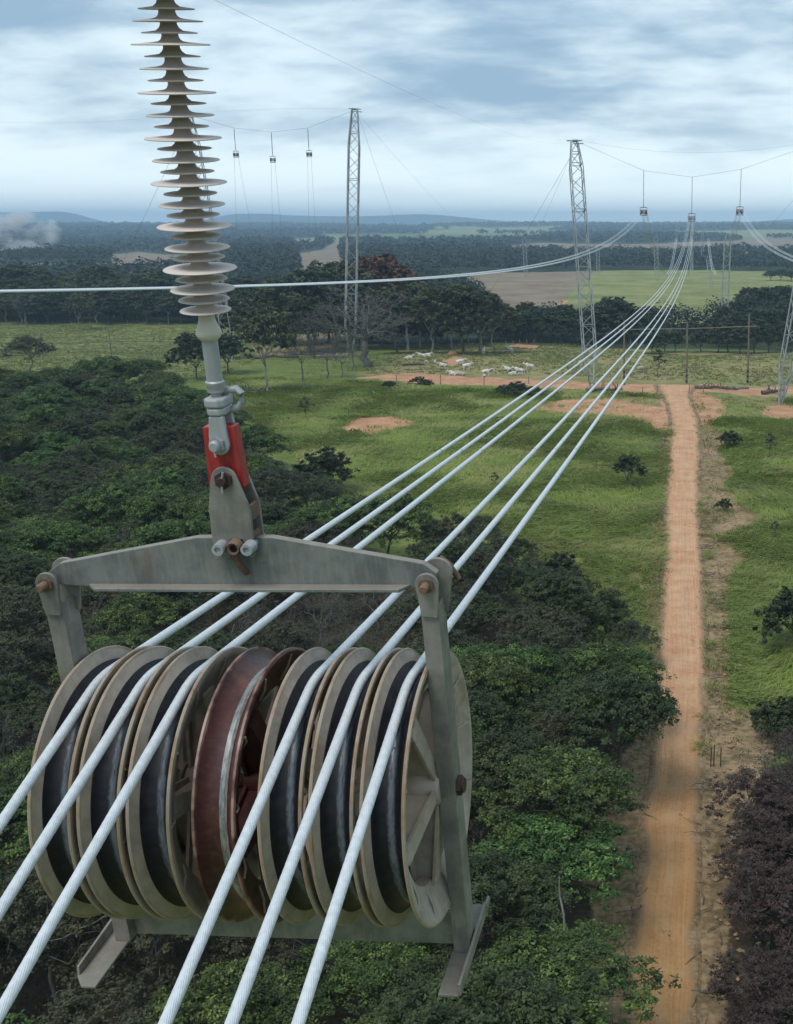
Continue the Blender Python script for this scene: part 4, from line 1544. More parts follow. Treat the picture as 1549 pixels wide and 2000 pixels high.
def make_tree(seed, H, R, pads, per_pad, leaf, flat=0.42, padr=(0.55, 1.0), base=0.42, trunk_r=0.11, lean_=0.1, dome=0.75, gappy=0.25):
    """a trunk with limbs and twigs, and a crown of leaf pads spread through a lopsided dome; returns two meshes' arrays"""
    rng = np.random.default_rng(seed)
    wood, crown = Arr(), Arr()
    fork = np.array([rng.normal(0, lean_), rng.normal(0, lean_), H * base])
    P, r = limb(rng, np.array([0, 0, -0.3]), fork, trunk_r * 1.3, trunk_r * 0.8, 0.08)
    wood.add(*tube_arrays(P, r, 7))
    nl = rng.integers(5, 8)
    lim = []
    for k in range(nl):
        a = 2 * math.pi * (k + rng.uniform(-0.3, 0.3)) / nl
        rr = R * rng.uniform(0.35, 0.62)
        e = np.array([fork[0] + rr * math.cos(a), fork[1] + rr * math.sin(a), H * rng.uniform(0.62, 0.85)])
        P, r = limb(rng, fork, e, trunk_r * 0.62, trunk_r * 0.25, 0.14)
        wood.add(*tube_arrays(P, r, 5))
        lim.append(P)
    lopa, lopk = rng.uniform(0, 6.28), rng.uniform(0.1, 0.3)
    for k in range(pads):
        a = rng.uniform(0, 2 * math.pi)
        q = math.sqrt(rng.uniform(0.01, 1))
        reach = R * (1 + lopk * math.cos(a - lopa))
        zz = H * (base + 0.16 + (1 - base - 0.20) * (1 - dome * q * q) * rng.uniform(0.72, 1.0))
        if rng.random() < gappy:
            zz *= rng.uniform(0.7, 0.92)
        c = np.array([fork[0] * 0.6 + reach * q * math.cos(a), fork[1] * 0.6 + reach * q * math.sin(a), zz])
        pr = rng.uniform(*padr)
        tone = np.clip(rng.normal(0.45, 0.26), 0, 1)
        # twig to the pad
        lp = lim[int(np.argmin([np.linalg.norm(l[-1] - c) for l in lim]))]
        st = lp[rng.integers(2, len(lp))]
        P, r = limb(rng, st, c - np.array([0, 0, pr * flat * 0.4]), trunk_r * 0.22, 0.012, 0.16, 5)
        wood.add(*tube_arrays(P, r, 4))
        n = int(per_pad * (pr / np.mean(padr)) ** 2)
        K = max(5, n // 24)
        dk = rng.normal(0, 1, (K, 3))
        dk /= np.linalg.norm(dk, axis=1)[:, None]
        dk[:, 2] = np.abs(dk[:, 2]) * np.where(rng.random(K) < 0.8, 1, -0.7)
        rk = pr * rng.uniform(0.3, 1.05, K) ** 0.5
        ang = np.arctan2(dk[:, 1], dk[:, 0])
        lob = 1 + 0.30 * np.sin(ang * rng.integers(2, 5) + rng.uniform(0, 6)) + 0.2 * np.sin(ang * rng.integers(5, 9) + rng.uniform(0, 6))
        ck = c + dk * rk[:, None] * np.array([1, 1, flat]) * np.stack([lob, lob, np.ones(K)], -1)
        ck[:, 2] -= 0.22 * pr * (np.hypot(ck[:, 0] - c[0], ck[:, 1] - c[1]) / pr) ** 2
        tk = tone + rng.normal(0, 0.2, K)
        idx = rng.integers(0, K, n)
        sp_ = pr * rng.uniform(0.10, 0.17, K)[idx][:, None]
        C = ck[idx] + rng.normal(0, 1, (n, 3)) * sp_ * np.array([1, 1, 0.55])
        N = dk[idx] * np.array([0.6, 0.6, 0.5]) + np.array([0, 0, 0.9])
        tl_ = np.clip(tk[idx] + rng.normal(0, 0.12, n), 0, 1)
        crown.add(*leaf_quads(rng, C, N, leaf, tl_))
    return wood, crown


def make_bare(seed, H, R, gens=4, n0=6, leafy=0, trunk_r=0.10, leaf=0.09, rmin=0.009):
    """a bare, much branched crown of grey twigs"""
    rng = np.random.default_rng(seed)
    wood, crown = Arr(), Arr()
    fork = np.array([rng.normal(0, 0.12), rng.normal(0, 0.12), H * 0.30])
    P, r = limb(rng, np.array([0, 0, -0.3]), fork, trunk_r * 1.3, trunk_r * 0.9, 0.08)
    wood.add(*tube_arrays(P, r, 7))

    def grow(p, d, L, r0, g):
        e = p + d * L
        P, rr = limb(rng, p, e, r0, r0 * 0.55, 0.16, 5 if g < 2 else 4)
        wood.add(*tube_arrays(P, rr, 5 if g < 2 else 3))
        if g >= gens:
            if leafy and rng.random() < leafy:
                C = e + rng.normal(0, 0.16, (14, 3))
                crown.add(*leaf_quads(rng, C, np.tile([0, 0, 1.0], (14, 1)), leaf, np.clip(rng.normal(0.5, 0.25, 14), 0, 1), 0.9))
            return
        for _ in range(rng.integers(2, 5) if g > 0 else n0):
            nd = d + rng.normal(0, 0.62, 3)
            nd[2] = nd[2] * 0.75 + 0.12
            nd /= np.linalg.norm(nd)
            grow(P[rng.integers(2, len(P))] if g else e, nd, L * rng.uniform(0.55, 0.82), max(r0 * 0.5, rmin), g + 1)
    for k in range(n0):
        a = 2 * math.pi * (k + rng.uniform(-0.3, 0.3)) / n0
        el = rng.uniform(0.45, 1.15)
        grow(fork, np.array([math.cos(a) * math.cos(el), math.sin(a) * math.cos(el), math.sin(el)]), H * 0.27 * rng.uniform(0.8, 1.2), trunk_r * 0.5, 1)
    return wood, crown


PROTO = {}


def proto(kind, arrs, wood_mat, leaf_mat):
    wood, crown = arrs
    wm = wood.mesh('trunk', M[wood_mat])
    cm = crown.mesh('crown', M[leaf_mat]) if crown.V else None
    PROTO.setdefault(kind, []).append((wm, cm))


for q in range(3):
    proto('bright', make_tree(100 + q, 7.0, 3.3, 54, 520, 0.098, flat=0.34, padr=(0.6, 1.15), dome=0.62), 'bark', 'leaf_bright')
    proto('dark', make_tree(200 + q, 6.6, 3.0, 56, 480, 0.095, flat=0.5, padr=(0.55, 1.0), dome=0.7), 'bark', 'leaf_dark')
for q in range(2):
    proto('dull', make_tree(300 + q, 6.4, 3.0, 46, 340, 0.088, flat=0.6, padr=(0.5, 0.95), dome=0.75, gappy=0.5), 'grey_twig', 'leaf_dull')
    proto('bare', make_bare(400 + q, 6.5, 3.0, 5, 6, 0.16, leaf=0.085), 'grey_twig', 'leaf_dull')
    proto('dry', make_tree(500 + q, 5.6, 2.9, 42, 330, 0.085, flat=0.7, padr=(0.5, 0.95), dome=0.8, gappy=0.5), 'grey_twig', 'leaf_dry')
    proto('wood', make_tree(600 + q, 11.0, 4.4, 60, 150, 0.30, flat=0.62, padr=(0.8, 1.6), base=0.30, trunk_r=0.17, dome=0.8), 'pale_bark', 'leaf_olive')
    proto('wooddark', make_tree(700 + q, 10.0, 4.2, 60, 150, 0.30, flat=0.7, padr=(0.8, 1.6), base=0.24, trunk_r=0.16, dome=0.85), 'bark', 'leaf_belt')
proto('rust', make_tree(800, 9.0, 3.2, 36, 150, 0.28, flat=0.7, padr=(0.7, 1.3), base=0.35, trunk_r=0.15), 'bark', 'leaf_rust')
proto('lone', make_tree(810, 3.6, 1.55, 34, 240, 0.11, flat=0.8, padr=(0.35, 0.6), base=0.22, trunk_r=0.07, dome=0.75), 'bark', 'leaf_dark')
proto('bush', make_tree(820, 2.2, 1.3, 26, 200, 0.11, flat=0.75, padr=(0.35, 0.6), base=0.10, trunk_r=0.05, dome=0.8), 'bark', 'leaf_dark')
proto('sapling', make_tree(830, 3.2, 0.9, 12, 70, 0.13, flat=0.6, padr=(0.25, 0.45), base=0.3, trunk_r=0.04, dome=0.6), 'bark', 'leaf_olive')
proto('great_bare', make_bare(840, 12.5, 6.5, 5, 10, 0.0, trunk_r=0.42, rmin=0.026), 'grey_twig', 'leaf_dull')
NAMES = {'bright': 'leafy_tree', 'dark': 'dense_tree', 'dull': 'scrubby_tree', 'bare': 'bare_tree', 'dry': 'withered_tree', 'wood': 'woodland_tree', 'wooddark': 'woodland_tree',
         'rust': 'rusty_tree', 'lone': 'round_tree', 'bush': 'shrub', 'sapling': 'sapling', 'great_bare': 'bare_tree'}
trng = random.Random(5)


def plant(kind, X, Y, scale, label, group=None, cat='tree', sz=1.0, variant=None):
    pr = PROTO[kind]
    wm, cm = pr[trng.randrange(len(pr)) if variant is None else variant]
    o = empty(NAMES[kind], (X, Y, float(terrain(X, Y))), trng.uniform(0, 6.28), label, cat, group)
    o.scale = (scale, scale, scale * sz)
    link('trunk', wm, o)
    if cm is not None:
        link('crown', cm, o)
    return o


def scatter(poly, mind, n_try, rng, inset=0.0):
    lo, hi = poly.min(0), poly.max(0)
    P = rng.uniform(lo, hi, (n_try, 2))
    P = P[sdist(P[:, 0], P[:, 1], poly) > inset]
    out = []
    cell = {}
    for p in P:
        c = (int(p[0] // mind), int(p[1] // mind))
        ok = True
        for i in (-1, 0, 1):
            for j in (-1, 0, 1):
                for q in cell.get((c[0] + i, c[1] + j), ()):
                    if (q[0] - p[0]) ** 2 + (q[1] - p[1]) ** 2 < mind * mind:
                        ok = False
        if ok:
            cell.setdefault(c, []).append(p)
            out.append(p)
    return np.array(out)


FLAB = {'bright': 'leafy bright green tree', 'dark': 'dense dark green tree', 'dull': 'scrubby dull green tree', 'bare': 'bare grey twiggy tree'}


def forest_label(kind, x, y):
    ux_, uy_ = project(np.array([[x, y, 5.0]]))
    if ux_[0] > 960:
        part = 'in the wood right of the block, toward the dirt road'
    elif uy_[0] < 1000:
        part = 'in the wood left of the hanger, toward the left pasture'
    elif uy_[0] < 1300:
        part = 'in the wood seen around the near yoke and cables'
    else:
        part = 'in the wood below and left of the near block'
    return FLAB[kind] + ' ' + part, 'trees ' + part


def in_view(x, y, z0=0.0, z1=7.0, margin=190):
    ux_, uy_ = project(np.array([[x, y, z0], [x, y, z1]]))
    depth = y * math.cos(PITCH)
    return depth > 6 and (ux_.max() > -margin and ux_.min() < 1549 + margin) and uy_.min() < 2000 + margin and uy_.max() > -50


frng = np.random.default_rng(42)
pts = scatter(FOREST, 3.25, 14000, frng, 0.9)
pts = [p for p in pts if in_view(p[0], p[1])]
pts.sort(key=lambda p: np.hypot(*p))
n_forest = len(pts)
for p in pts[:330]:
    v = fbm(p[0] / 9.0, p[1] / 9.0, 55, 2) + trng.uniform(-0.22, 0.22)
    d = math.hypot(*p)
    kind = 'bright' if v > 0.54 else ('dark' if v > 0.41 else ('dull' if v > 0.27 else 'bare'))
    if kind == 'bare' and trng.random() < 0.55:
        kind = 'dull' if trng.random() < 0.5 else 'dark'
    if trng.random() < 0.07:
        kind = 'bare'
    s = trng.uniform(0.62, 0.92)
    lb, gp = forest_label(kind, p[0], p[1])
    plant(kind, p[0], p[1], s, lb, gp, sz=trng.uniform(0.8, 1.2))

for x, y, h, kind in [(1000, 1138, 90, 'dark'), (1025, 1176, 95, 'dull'), (1062, 1205, 98, 'dark'), (1108, 1232, 105, 'bright'), (1178, 1275, 112, 'bright'), (1226, 1305, 105, 'dull'),
                      (940, 1085, 85, 'dull'), (985, 1200, 100, 'bright'), (1140, 1300, 110, 'dark')]:
    g_ = ground(x, y)
    plant(kind, g_[0], g_[1], h * np.linalg.norm(g_ - [0, 0, CAM_H]) / FPX / 6.6, FLAB[kind] + ' at the grassy edge of the wood beside the conductors', 'trees at the grassy edge of the wood')
tp_pts = scatter(THICKET, 2.0, 4000, frng, 1.1)
tp_pts = [p for p in tp_pts if in_view(p[0], p[1], 0, 5)]
for p in tp_pts[:34]:
    kind = 'dry' if trng.random() < 0.68 else ('bare' if trng.random() < 0.7 else 'dark')
    lab = {'dry': 'withered purple brown tree in the thicket beside the road', 'bare': 'bare grey branched tree in the thicket beside the road', 'dark': 'dark green tree in the thicket beside the road'}[kind]
    plant(kind, p[0], p[1], trng.uniform(0.5, 0.72), lab, 'trees of the roadside thicket')


def plant_px(kind, x, y, h_px, label, group=None, cat='tree', base_h=None, wide=1.0, variant=None):
    g = ground(x, y)
    depth = np.linalg.norm((g - [0, 0, CAM_H]) @ CW[:, 2:3])
    H = {'bright': 7.0, 'dark': 6.6, 'dull': 6.4, 'bare': 7.2, 'dry': 5.6, 'wood': 11, 'wooddark': 10, 'rust': 9, 'lone': 3.6, 'bush': 2.2, 'sapling': 3.2, 'great_bare': 12.5}[kind]
    h = h_px * depth / FPX / math.cos(PITCH)
    o = plant(kind, g[0], g[1], h / H * wide, label, group, cat, 1.0 / wide, variant)
    return o


# the grove behind the pasture
plant_px('great_bare', 716, 716, 165, 'great grey leafless tree with a stout dark trunk at the pasture corner', wide=1.15)
GL, GG = 'olive green tree of the grove behind the cattle pasture', 'trees of the grove behind the pasture'
for x, y, h in [(478, 700, 120), (545, 690, 150), (600, 688, 165), (655, 684, 172), (705, 682, 168), (800, 684, 150), (850, 690, 132), (905, 692, 138), (935, 690, 128),
                (770, 690, 120), (825, 680, 120), (620, 700, 130), (570, 676, 150), (880, 680, 120), (958, 684, 105), (510, 672, 120), (640, 668, 160), (680, 666, 165), (725, 668, 160), (780, 668, 150), (860, 670, 125), (915, 670, 120)]:
    plant_px('wood' if trng.random() < 0.6 else 'wooddark', x + trng.uniform(-5, 5), y, h * 0.95, GL, GG, wide=trng.uniform(0.9, 1.15))
UL, UG = 'low dark tree under the crowns of the grove', 'low trees under the grove'
for x in list(range(500, 770, 24)) + list(range(800, 985, 26)):
    plant_px('wooddark', x + trng.uniform(-8, 8), 668 + trng.uniform(-4, 6), trng.uniform(40, 62), UL, UG, wide=1.5)
plant_px('rust', 747, 680, 182, 'rust brown crown rising out of the grove behind the bare tree')
for x, y, h in [(592, 746, 130), (640, 742, 135), (690, 724, 120), (668, 742, 110)]:
    plant_px('bare', x, y, h, 'slender grey leafless tree in front of the grove', 'slender bare trees before the grove', wide=0.7)
plant_px('wood', 522, 768, 170, 'tall thin green tree with a pale trunk just right of the clevis', wide=0.7)
plant_px('wooddark', 385, 742, 92, 'dark tree standing behind the insulator end fitting', wide=1.0)
plant_px('wooddark', 445, 730, 80, 'dark round tree just right of the insulator end fitting', wide=1.1)
plant_px('dull', 62, 732, 76, 'small spreading tree alone in the left pasture', wide=1.25)
plant_px('great_bare', 52, 634, 72, 'bleached bare tree on the left edge before the dark wood', wide=0.8)
plant_px('wood', 155, 645, 70, 'small tree with a visible trunk at the edge of the left pasture', wide=0.8)
WL, WG = 'dark tree along the far side of the left pasture', 'trees along the far side of the left pasture'
for x in range(-60, 480, 27):
    for row, (y0, hh) in enumerate(((630, 66), (618, 76), (606, 80))):
        plant_px('wooddark' if trng.random() < 0.65 else 'wood', x + trng.uniform(-12, 12) + row * 11, y0 + trng.uniform(-3, 3), hh * trng.uniform(0.75, 1.1), WL, WG, wide=trng.uniform(1.1, 1.4))
RL, RG = 'dark tree along the far side of the cattle pasture', 'trees along the far side of the cattle pasture'
for x in range(965, 1260, 22):
    for row, (y0, hh) in enumerate(((668, 58), (658, 62))):
        k = 1.55 if 1165 < x < 1215 and row == 0 else 1.0
        plant_px('wooddark', x + trng.uniform(-8, 8) + row * 8, y0 + trng.uniform(-3, 3), hh * k * trng.uniform(0.85, 1.1), RL, RG, wide=trng.uniform(1.1, 1.4))
SL, SG = 'dark tree of the wood right of the guard poles', 'trees of the wood right of the guard poles'
for x in range(1270, 1620, 26):
    for row, (y0, hh) in enumerate(((690, 62), (668, 62), (645, 58))):
        if (x < 1400 and row == 2) or (x < 1345 and row != 0):
            continue
        if 1325 < x < 1360:
            continue
        hh = hh * (0.66 if x < 1345 else 0.74 if x < 1400 else 0.88)
        plant_px('wooddark', x + trng.uniform(-9, 9) + row * 9, y0 + (x > 1480) * -4 + trng.uniform(-4, 4), hh * trng.uniform(0.85, 1.1), SL, SG, wide=trng.uniform(1.1, 1.45))
for x, y, h in [(1470, 612, 52), (1495, 618, 56), (1520, 612, 52), (1545, 616, 54), (1455, 622, 44)]:
    plant_px('wooddark', x, y, h, 'dark tree on the slope right of the green crop field', 'trees on the slope beside the crop field', wide=1.3)
for x, y, h in [(1505, 548, 20), (1525, 548, 22), (1545, 549, 21), (1565, 549, 22)]:
    plant_px('wooddark', x, y, h, 'dark round tree of the small copse in the crop field', 'copse in the crop field', wide=1.8)

# single trees and shrubs of the near fields
plant_px('lone', 1226, 952, 66, 'single round dark tree in the grass left of the road', wide=0.95)
plant_px('bush', 640, 968, 92, 'dark bush at the edge of the wood beside the grass', cat='shrub', wide=0.9)
plant_px('bush', 1098, 1150, 70, 'rounded dark bush at the right end of the wood', cat='shrub', wide=0.9)
plant_px('sapling', 597, 822, 46, 'thin sapling left of the red soil patch')
plant_px('sapling', 968, 952, 30, 'tiny sapling in the grass below the conductors')
plant_px('sapling', 1284, 735, 52, 'thin sapling between the guard poles')
plant_px('bush', 1428, 872, 30, 'low scrubby shrub right of the upper road', cat='shrub', wide=1.2)
plant_px('sapling', 1502, 892, 46, 'spindly sapling in the right field')
plant_px('bush', 1416, 998, 24, 'small dark shrub on the bare bank', cat='shrub')
plant_px('sapling', 1512, 1052, 34, 'little sapling in the tall grass on the right')
plant_px('bush', 1558, 1270, 125, 'dark bush cut by the right edge in the tall grass', cat='shrub', wide=0.8)
for x, y, h in [(1500, 1440, 70), (1535, 1432, 72), (1565, 1440, 80)]:
    plant_px('bush', x, y, h, 'green bush between the tall grass and the withered thicket', 'bushes at the head of the thicket', 'shrub', wide=0.9)
for x, y, h in [(1012, 772, 26), (1040, 775, 20), (985, 768, 16), (760, 758, 14), (820, 752, 16), (835, 756, 14)]:
    plant_px('bush', x, y, h, 'low dark shrub beside the red farm track', 'shrubs beside the farm track', 'shrub', wide=1.6)


# ------------------------------------------------------------------ undergrowth, grass, far woods (uncountable)
def build_undergrowth():
    rng = np.random.default_rng(77)
    a = Arr()
    n = 0
    for poly, cnt, mat_low in ((FOREST, 5200, 0), (THICKET, 700, 0)):
        lo, hi = poly.min(0), poly.max(0)
        P = rng.uniform(lo, hi, (cnt * 4, 2))
        P = P[sdist(P[:, 0], P[:, 1], poly) > 1.6][:cnt]
        keep = np.array([in_view(p[0], p[1], 0, 2, 60) for p in P])
        P = P[keep]
        for p in P:
            k = 24
            h = rng.uniform(0.3, 2.2)
            C = np.array([p[0], p[1], float(terrain(*p))]) + np.stack([rng.normal(0, 0.45, k), rng.normal(0, 0.45, k), rng.uniform(0.05, h, k)], -1)
            V, F, T = leaf_quads(rng, C, np.tile([0, 0, 1.0], (k, 1)), 0.10, np.clip(rng.normal(0.35, 0.2, k), 0, 1), 0.7)
            a.add(V, F, T)
    tag(link('undergrowth', a.mesh('undergrowth', M['leaf_dull'])), kind='stuff')


build_undergrowth()


def build_grass():
    rng = np.random.default_rng(99)
    field = poly_px([(430, 735), (700, 745), (900, 758), (1300, 772), (1700, 772), (1800, 1500), (1500, 1500), (1420, 1420), (1370, 1500), (1290, 1500), (1290, 1320), (1100, 1140), (940, 1020), (660, 960), (500, 830)])
    lo, hi = field.min(0), field.max(0)
    N = 150000
    P = np.stack([rng.uniform(lo[0], hi[0], N), rng.uniform(lo[1], hi[1], N)], -1)
    P = P[sdist(P[:, 0], P[:, 1], field) > 0]
    ok = np.abs(P[:, 0] - road_x(P[:, 1])) > road_half(P[:, 1]) * (0.95 + 0.25 * vnoise(P[:, 1] / 1.7, P[:, 0] * 0, 6))
    for d in DIRT:
        s = sdist(P[:, 0], P[:, 1], d) + 1.4 * (fbm(P[:, 0] / 2.0, P[:, 1] / 2.0, 66, 3) - 0.5) * 2
        ok &= (s < 0.2) | (rng.random(len(P)) < 0.20 * (fbm(P[:, 0] / 2.5, P[:, 1] / 4.0, 71, 2) > 0.5))
    for d in DRY[:3]:
        s = sdist(P[:, 0], P[:, 1], d)
        ok &= (s < 0) | (rng.random(len(P)) < 0.22)
    ok &= sdist(P[:, 0], P[:, 1], FOREST) < 2.5
    P = P[ok]
    r = np.hypot(P[:, 0], P[:, 1])
    P = P[rng.random(len(P)) < np.clip((95 / r) ** 1.2, 0.22, 1)]
    if len(P) > 68000:
        P = P[:68000]
    n, k = len(P), 6
    Z = terrain(P[:, 0], P[:, 1])
    r = np.hypot(P[:, 0], P[:, 1])
    big = np.clip(r / 95.0, 0.8, 2.0)
    swirl = 2 * math.pi * 1.6 * fbm(P[:, 0] / 14.0, P[:, 1] / 14.0, 44, 3)
    hgt = 0.20 + 0.42 * fbm(P[:, 0] / 5.0, P[:, 1] / 5.0, 45, 3)
    tone0 = np.clip(0.55 + 1.0 * (fbm(P[:, 0] / 3.5, P[:, 1] / 6.0, 46, 3) - 0.5), 0, 1)
    base = np.repeat(np.stack([P[:, 0], P[:, 1], Z], -1), k, 0)
    base[:, :2] += rng.normal(0, 0.28, (n * k, 2)) * np.repeat(big, k)[:, None]
    ang = np.repeat(swirl, k) + rng.normal(0, 0.55, n * k)
    H = np.repeat(hgt, k) * rng.uniform(0.55, 1.25, n * k)
    lean2 = H * rng.uniform(0.9, 2.2, n * k)
    W = 0.030 * np.repeat(big, k) * rng.uniform(0.7, 1.5, n * k)
    dv = np.stack([np.cos(ang), np.sin(ang), np.zeros(n * k)], -1)
    wv = np.stack([-np.sin(ang), np.cos(ang), np.zeros(n * k)], -1)
    midp = base + dv * (lean2 * 0.35)[:, None] + np.array([0, 0, 1.0]) * (H * 0.75)[:, None]
    m0, m1 = midp - wv * (W * 1.15)[:, None], midp + wv * (W * 1.15)[:, None]
    tip = base + dv * lean2[:, None] + np.array([0, 0, 1.0]) * (H * 0.92)[:, None]
    V = np.stack([base, m1, m0, tip], 1).reshape(-1, 3)
    i = np.arange(n * k)[:, None] * 4
    F = np.concatenate([i + np.array([[0, 1, 2]]), i + np.array([[2, 1, 3]])])
    T = np.repeat(np.clip(np.repeat(tone0, k) + rng.normal(0, 0.16, n * k), 0, 1), 4)
    tag(link('tall_grass', big_mesh('tall_grass', V, F, M['grass'], {'tone': T})), kind='stuff')


build_grass()


def build_tussocks():
    rng = np.random.default_rng(202)
    Ps = []
    for outline, n in (([(-60, 634), (420, 640), (520, 700), (430, 735), (-60, 745)], 9000), ([(700, 700), (900, 660), (1100, 668), (1340, 694), (1640, 694), (1640, 752), (1340, 745), (960, 730), (720, 730)], 6000)):
        poly = poly_px(outline)
        lo, hi = poly.min(0), poly.max(0)
        Q = rng.uniform(lo, hi, (n * 5, 2))
        Q = Q[(sdist(Q[:, 0], Q[:, 1], poly) > 0) & (fbm(Q[:, 0] / 7, Q[:, 1] / 11, 91, 3) + rng.uniform(-0.35, 0.35, len(Q)) > 0.5)][:n]
        Ps.append(Q)
    P = np.concatenate(Ps)
    for d in DIRT:
        P = P[sdist(P[:, 0], P[:, 1], d) < 0.5]
    n, k = len(P), 7
    base = np.repeat(np.stack([P[:, 0], P[:, 1], terrain(P[:, 0], P[:, 1])], -1), k, 0)
    base[:, :2] += rng.normal(0, 0.22, (n * k, 2))
    an = rng.uniform(0, 6.28, n * k)
    H = np.repeat(rng.uniform(0.10, 0.34, n), k) * rng.uniform(0.7, 1.2, n * k)
    wv = np.stack([-np.sin(an), np.cos(an), 0 * an], -1) * 0.09
    tip = base + np.stack([np.cos(an) * H * 0.8, np.sin(an) * H * 0.8, H], -1)
    V = np.stack([base - wv, base + wv, tip], 1).reshape(-1, 3)
    F = np.arange(n * k * 3).reshape(-1, 3)
    T = np.repeat(np.clip(np.repeat(rng.normal(0.3, 0.25, n), k), 0, 1), 3)
    tag(link('pasture_tussocks', big_mesh('pasture_tussocks', V, F, M['tussock'], {'tone': T})), kind='stuff')


build_tussocks()


def build_far_woods():
    rng = np.random.default_rng(123)
    a = Arr()

    def clumps(r0, r1, n, k, size, rad_, hgt):
        az = np.radians(rng.uniform(-31, 12, n))
        r = np.sqrt(rng.uniform(r0 ** 2, r1 ** 2, n))
        X, Y = r * np.sin(az), r * np.cos(az)
        ok = wood_mask(X, Y) > 0.5
        for p in DRY:
            ok &= sdist(X, Y, p) < -6
        X, Y, r = X[ok], Y[ok], r[ok]
        m = len(X)
        Z = terrain(X, Y)
        sc = rng.uniform(0.7, 1.3, m)
        d = rng.normal(0, 1, (m * k, 3))
        d /= np.linalg.norm(d, axis=1)[:, None]
        d[:, 2] = np.abs(d[:, 2])
        s = np.repeat(sc, k)[:, None]
        q = rng.uniform(0.55, 1.0, (m * k, 1))
        C = np.repeat(np.stack([X, Y, Z + hgt * 0.35 * sc], -1), k, 0) + d * q * s * np.array([rad_, rad_, hgt * 0.65])
        tone = np.clip(np.repeat(rng.normal(0.42, 0.2, m), k) + rng.normal(0, 0.15, m * k), 0, 1)
        V, F, T = leaf_quads(rng, C, d + np.array([0, 0, 0.5]), size, tone, 0.5, 1.3)
        a.add(V, F, T)
    clumps(285, 620, 2600, 95, 0.74, 3.6, 6.2)
    clumps(620, 1150, 5200, 34, 1.8, 4.2, 8.5)
    clumps(1150, 2600, 9000, 14, 4.0, 5.5, 9.0)
    clumps(2600, 5200, 9000, 8, 7.5, 9.0, 10.0)
    tag(link('distant_woods', a.mesh('distant_woods', M['leaf_far'])), kind='stuff')


build_far_woods()


def build_litter():
    """dead leaves, clods and sticks strewn along the road and its bare banks"""
    rng = np.random.default_rng(321)
    a = Arr()
    ys = rng.uniform(28, 190, 380)
    side = rng.choice([-1, 1], len(ys), p=[0.35, 0.65])
    x = road_x(ys) + side * (road_half(ys) * rng.uniform(0.75, 1.0, len(ys)) + np.abs(rng.normal(0, 0.9, len(ys))) * np.where(side > 0, 1.4, 0.6))
    strew = rng.random(len(ys)) < 0.04
    x = np.where(strew, road_x(ys) + road_half(ys) * rng.uniform(-0.8, 0.8, len(ys)), x)
    for X, Y in zip(x, ys):
        k = rng.integers(3, 9)
        big = 0.035 + 0.045 * min(1, Y / 120)
        C = np.array([X, Y, float(terrain(X, Y)) + 0.14]) + np.stack([rng.normal(0, 0.16, k), rng.normal(0, 0.16, k), rng.uniform(0, 0.12, k)], -1)
        a.add(*leaf_quads(rng, C, np.tile([0, 0, 1.0], (k, 1)), big, np.clip(rng.normal(0.3, 0.3, k), 0, 1), 0.7))
    tag(link('dead_leaves', a.mesh('dead_leaves', M['leaf_dry'])), kind='stuff')
    b = Arr()
    for _ in range(260):
        Y = rng.uniform(28, 110)
        s = rng.choice([-1, 1])
        X = road_x(Y) + s * (road_half(Y) + abs(rng.normal(0.3, 0.8)))
        L = rng.uniform(0.3, 1.3)
        an = rng.uniform(0, 6.28)
        p0 = np.array([X, Y, float(terrain(X, Y)) + 0.10])
        p1 = p0 + np.array([math.cos(an) * L, math.sin(an) * L, rng.uniform(0.02, 0.25)])
        P, r = limb(rng, p0, p1, 0.022, 0.010, 0.12, 4)
        b.add(*tube_arrays(P, r, 4))
    tag(link('fallen_sticks', b.mesh('fallen_sticks', M['deadwood'])), kind='stuff')
    c = MB()
    for _ in range(420):
        Y = rng.uniform(32, 150)
        X = road_x(Y) + road_half(Y) + 0.7 + abs(rng.normal(0.4, 0.7)) + (1.2 if 96 < Y < 108 else 0)
        s = rng.uniform(0.04, 0.14)
        z = float(terrain(X, Y)) + s * 0.3 + 0.04
        d = rng.normal(0, 1, (6, 3)) * 0.12 + np.array([[1, 0, 0], [-1, 0, 0], [0, 1, 0], [0, -1, 0], [0, 0, 0.8], [0, 0, -0.8]])
        c.add(np.array([X, Y, z]) + d * s, [(0, 2, 4), (2, 1, 4), (1, 3, 4), (3, 0, 4), (2, 0, 5), (1, 2, 5), (3, 1, 5), (0, 3, 5)])
    tag(c.build('clods', M['clod']), kind='stuff')


build_litter()


# ------------------------------------------------------------------ fences, stakes, logs
def fence(px_pts, spacing, label, h=1.25):
    P = np.array([ground(x, y) for x, y in px_pts])
    seg = np.r_[0, np.cumsum(np.linalg.norm(np.diff(P[:, :2], axis=0), axis=1))]
    S = np.arange(0, seg[-1] + 0.01, spacing)
    X = np.interp(S, seg, P[:, 0])
    Y = np.interp(S, seg, P[:, 1])
    Z = terrain(X, Y)
    root = empty('wire_fence', (X[0], Y[0], Z[0]), label=label, cat='fence')
    o = np.array([X[0], Y[0], Z[0]])
    me = MB().tube([(0, 0, -0.2), (0.01, 0, h * 0.6), (0, 0.01, h)], [0.09, 0.085, 0.075], 6).mesh('post', M['post'])
    for x, y, z in zip(X, Y, Z):
        p = link('post', me, root)
        p.location = (x - o[0], y - o[1], z - o[2])
        p.rotation_euler = (trng.uniform(-0.06, 0.06), trng.uniform(-0.06, 0.06), 0)
        p.scale = (1, 1, trng.uniform(0.85, 1.15))
    for hh in (0.4, 0.75, 1.1):
        MB().tube(np.stack([X - o[0], Y - o[1], Z - o[2] + hh * h / 1.25], -1), 0.008, 3).build('wire', M['wire'], root)


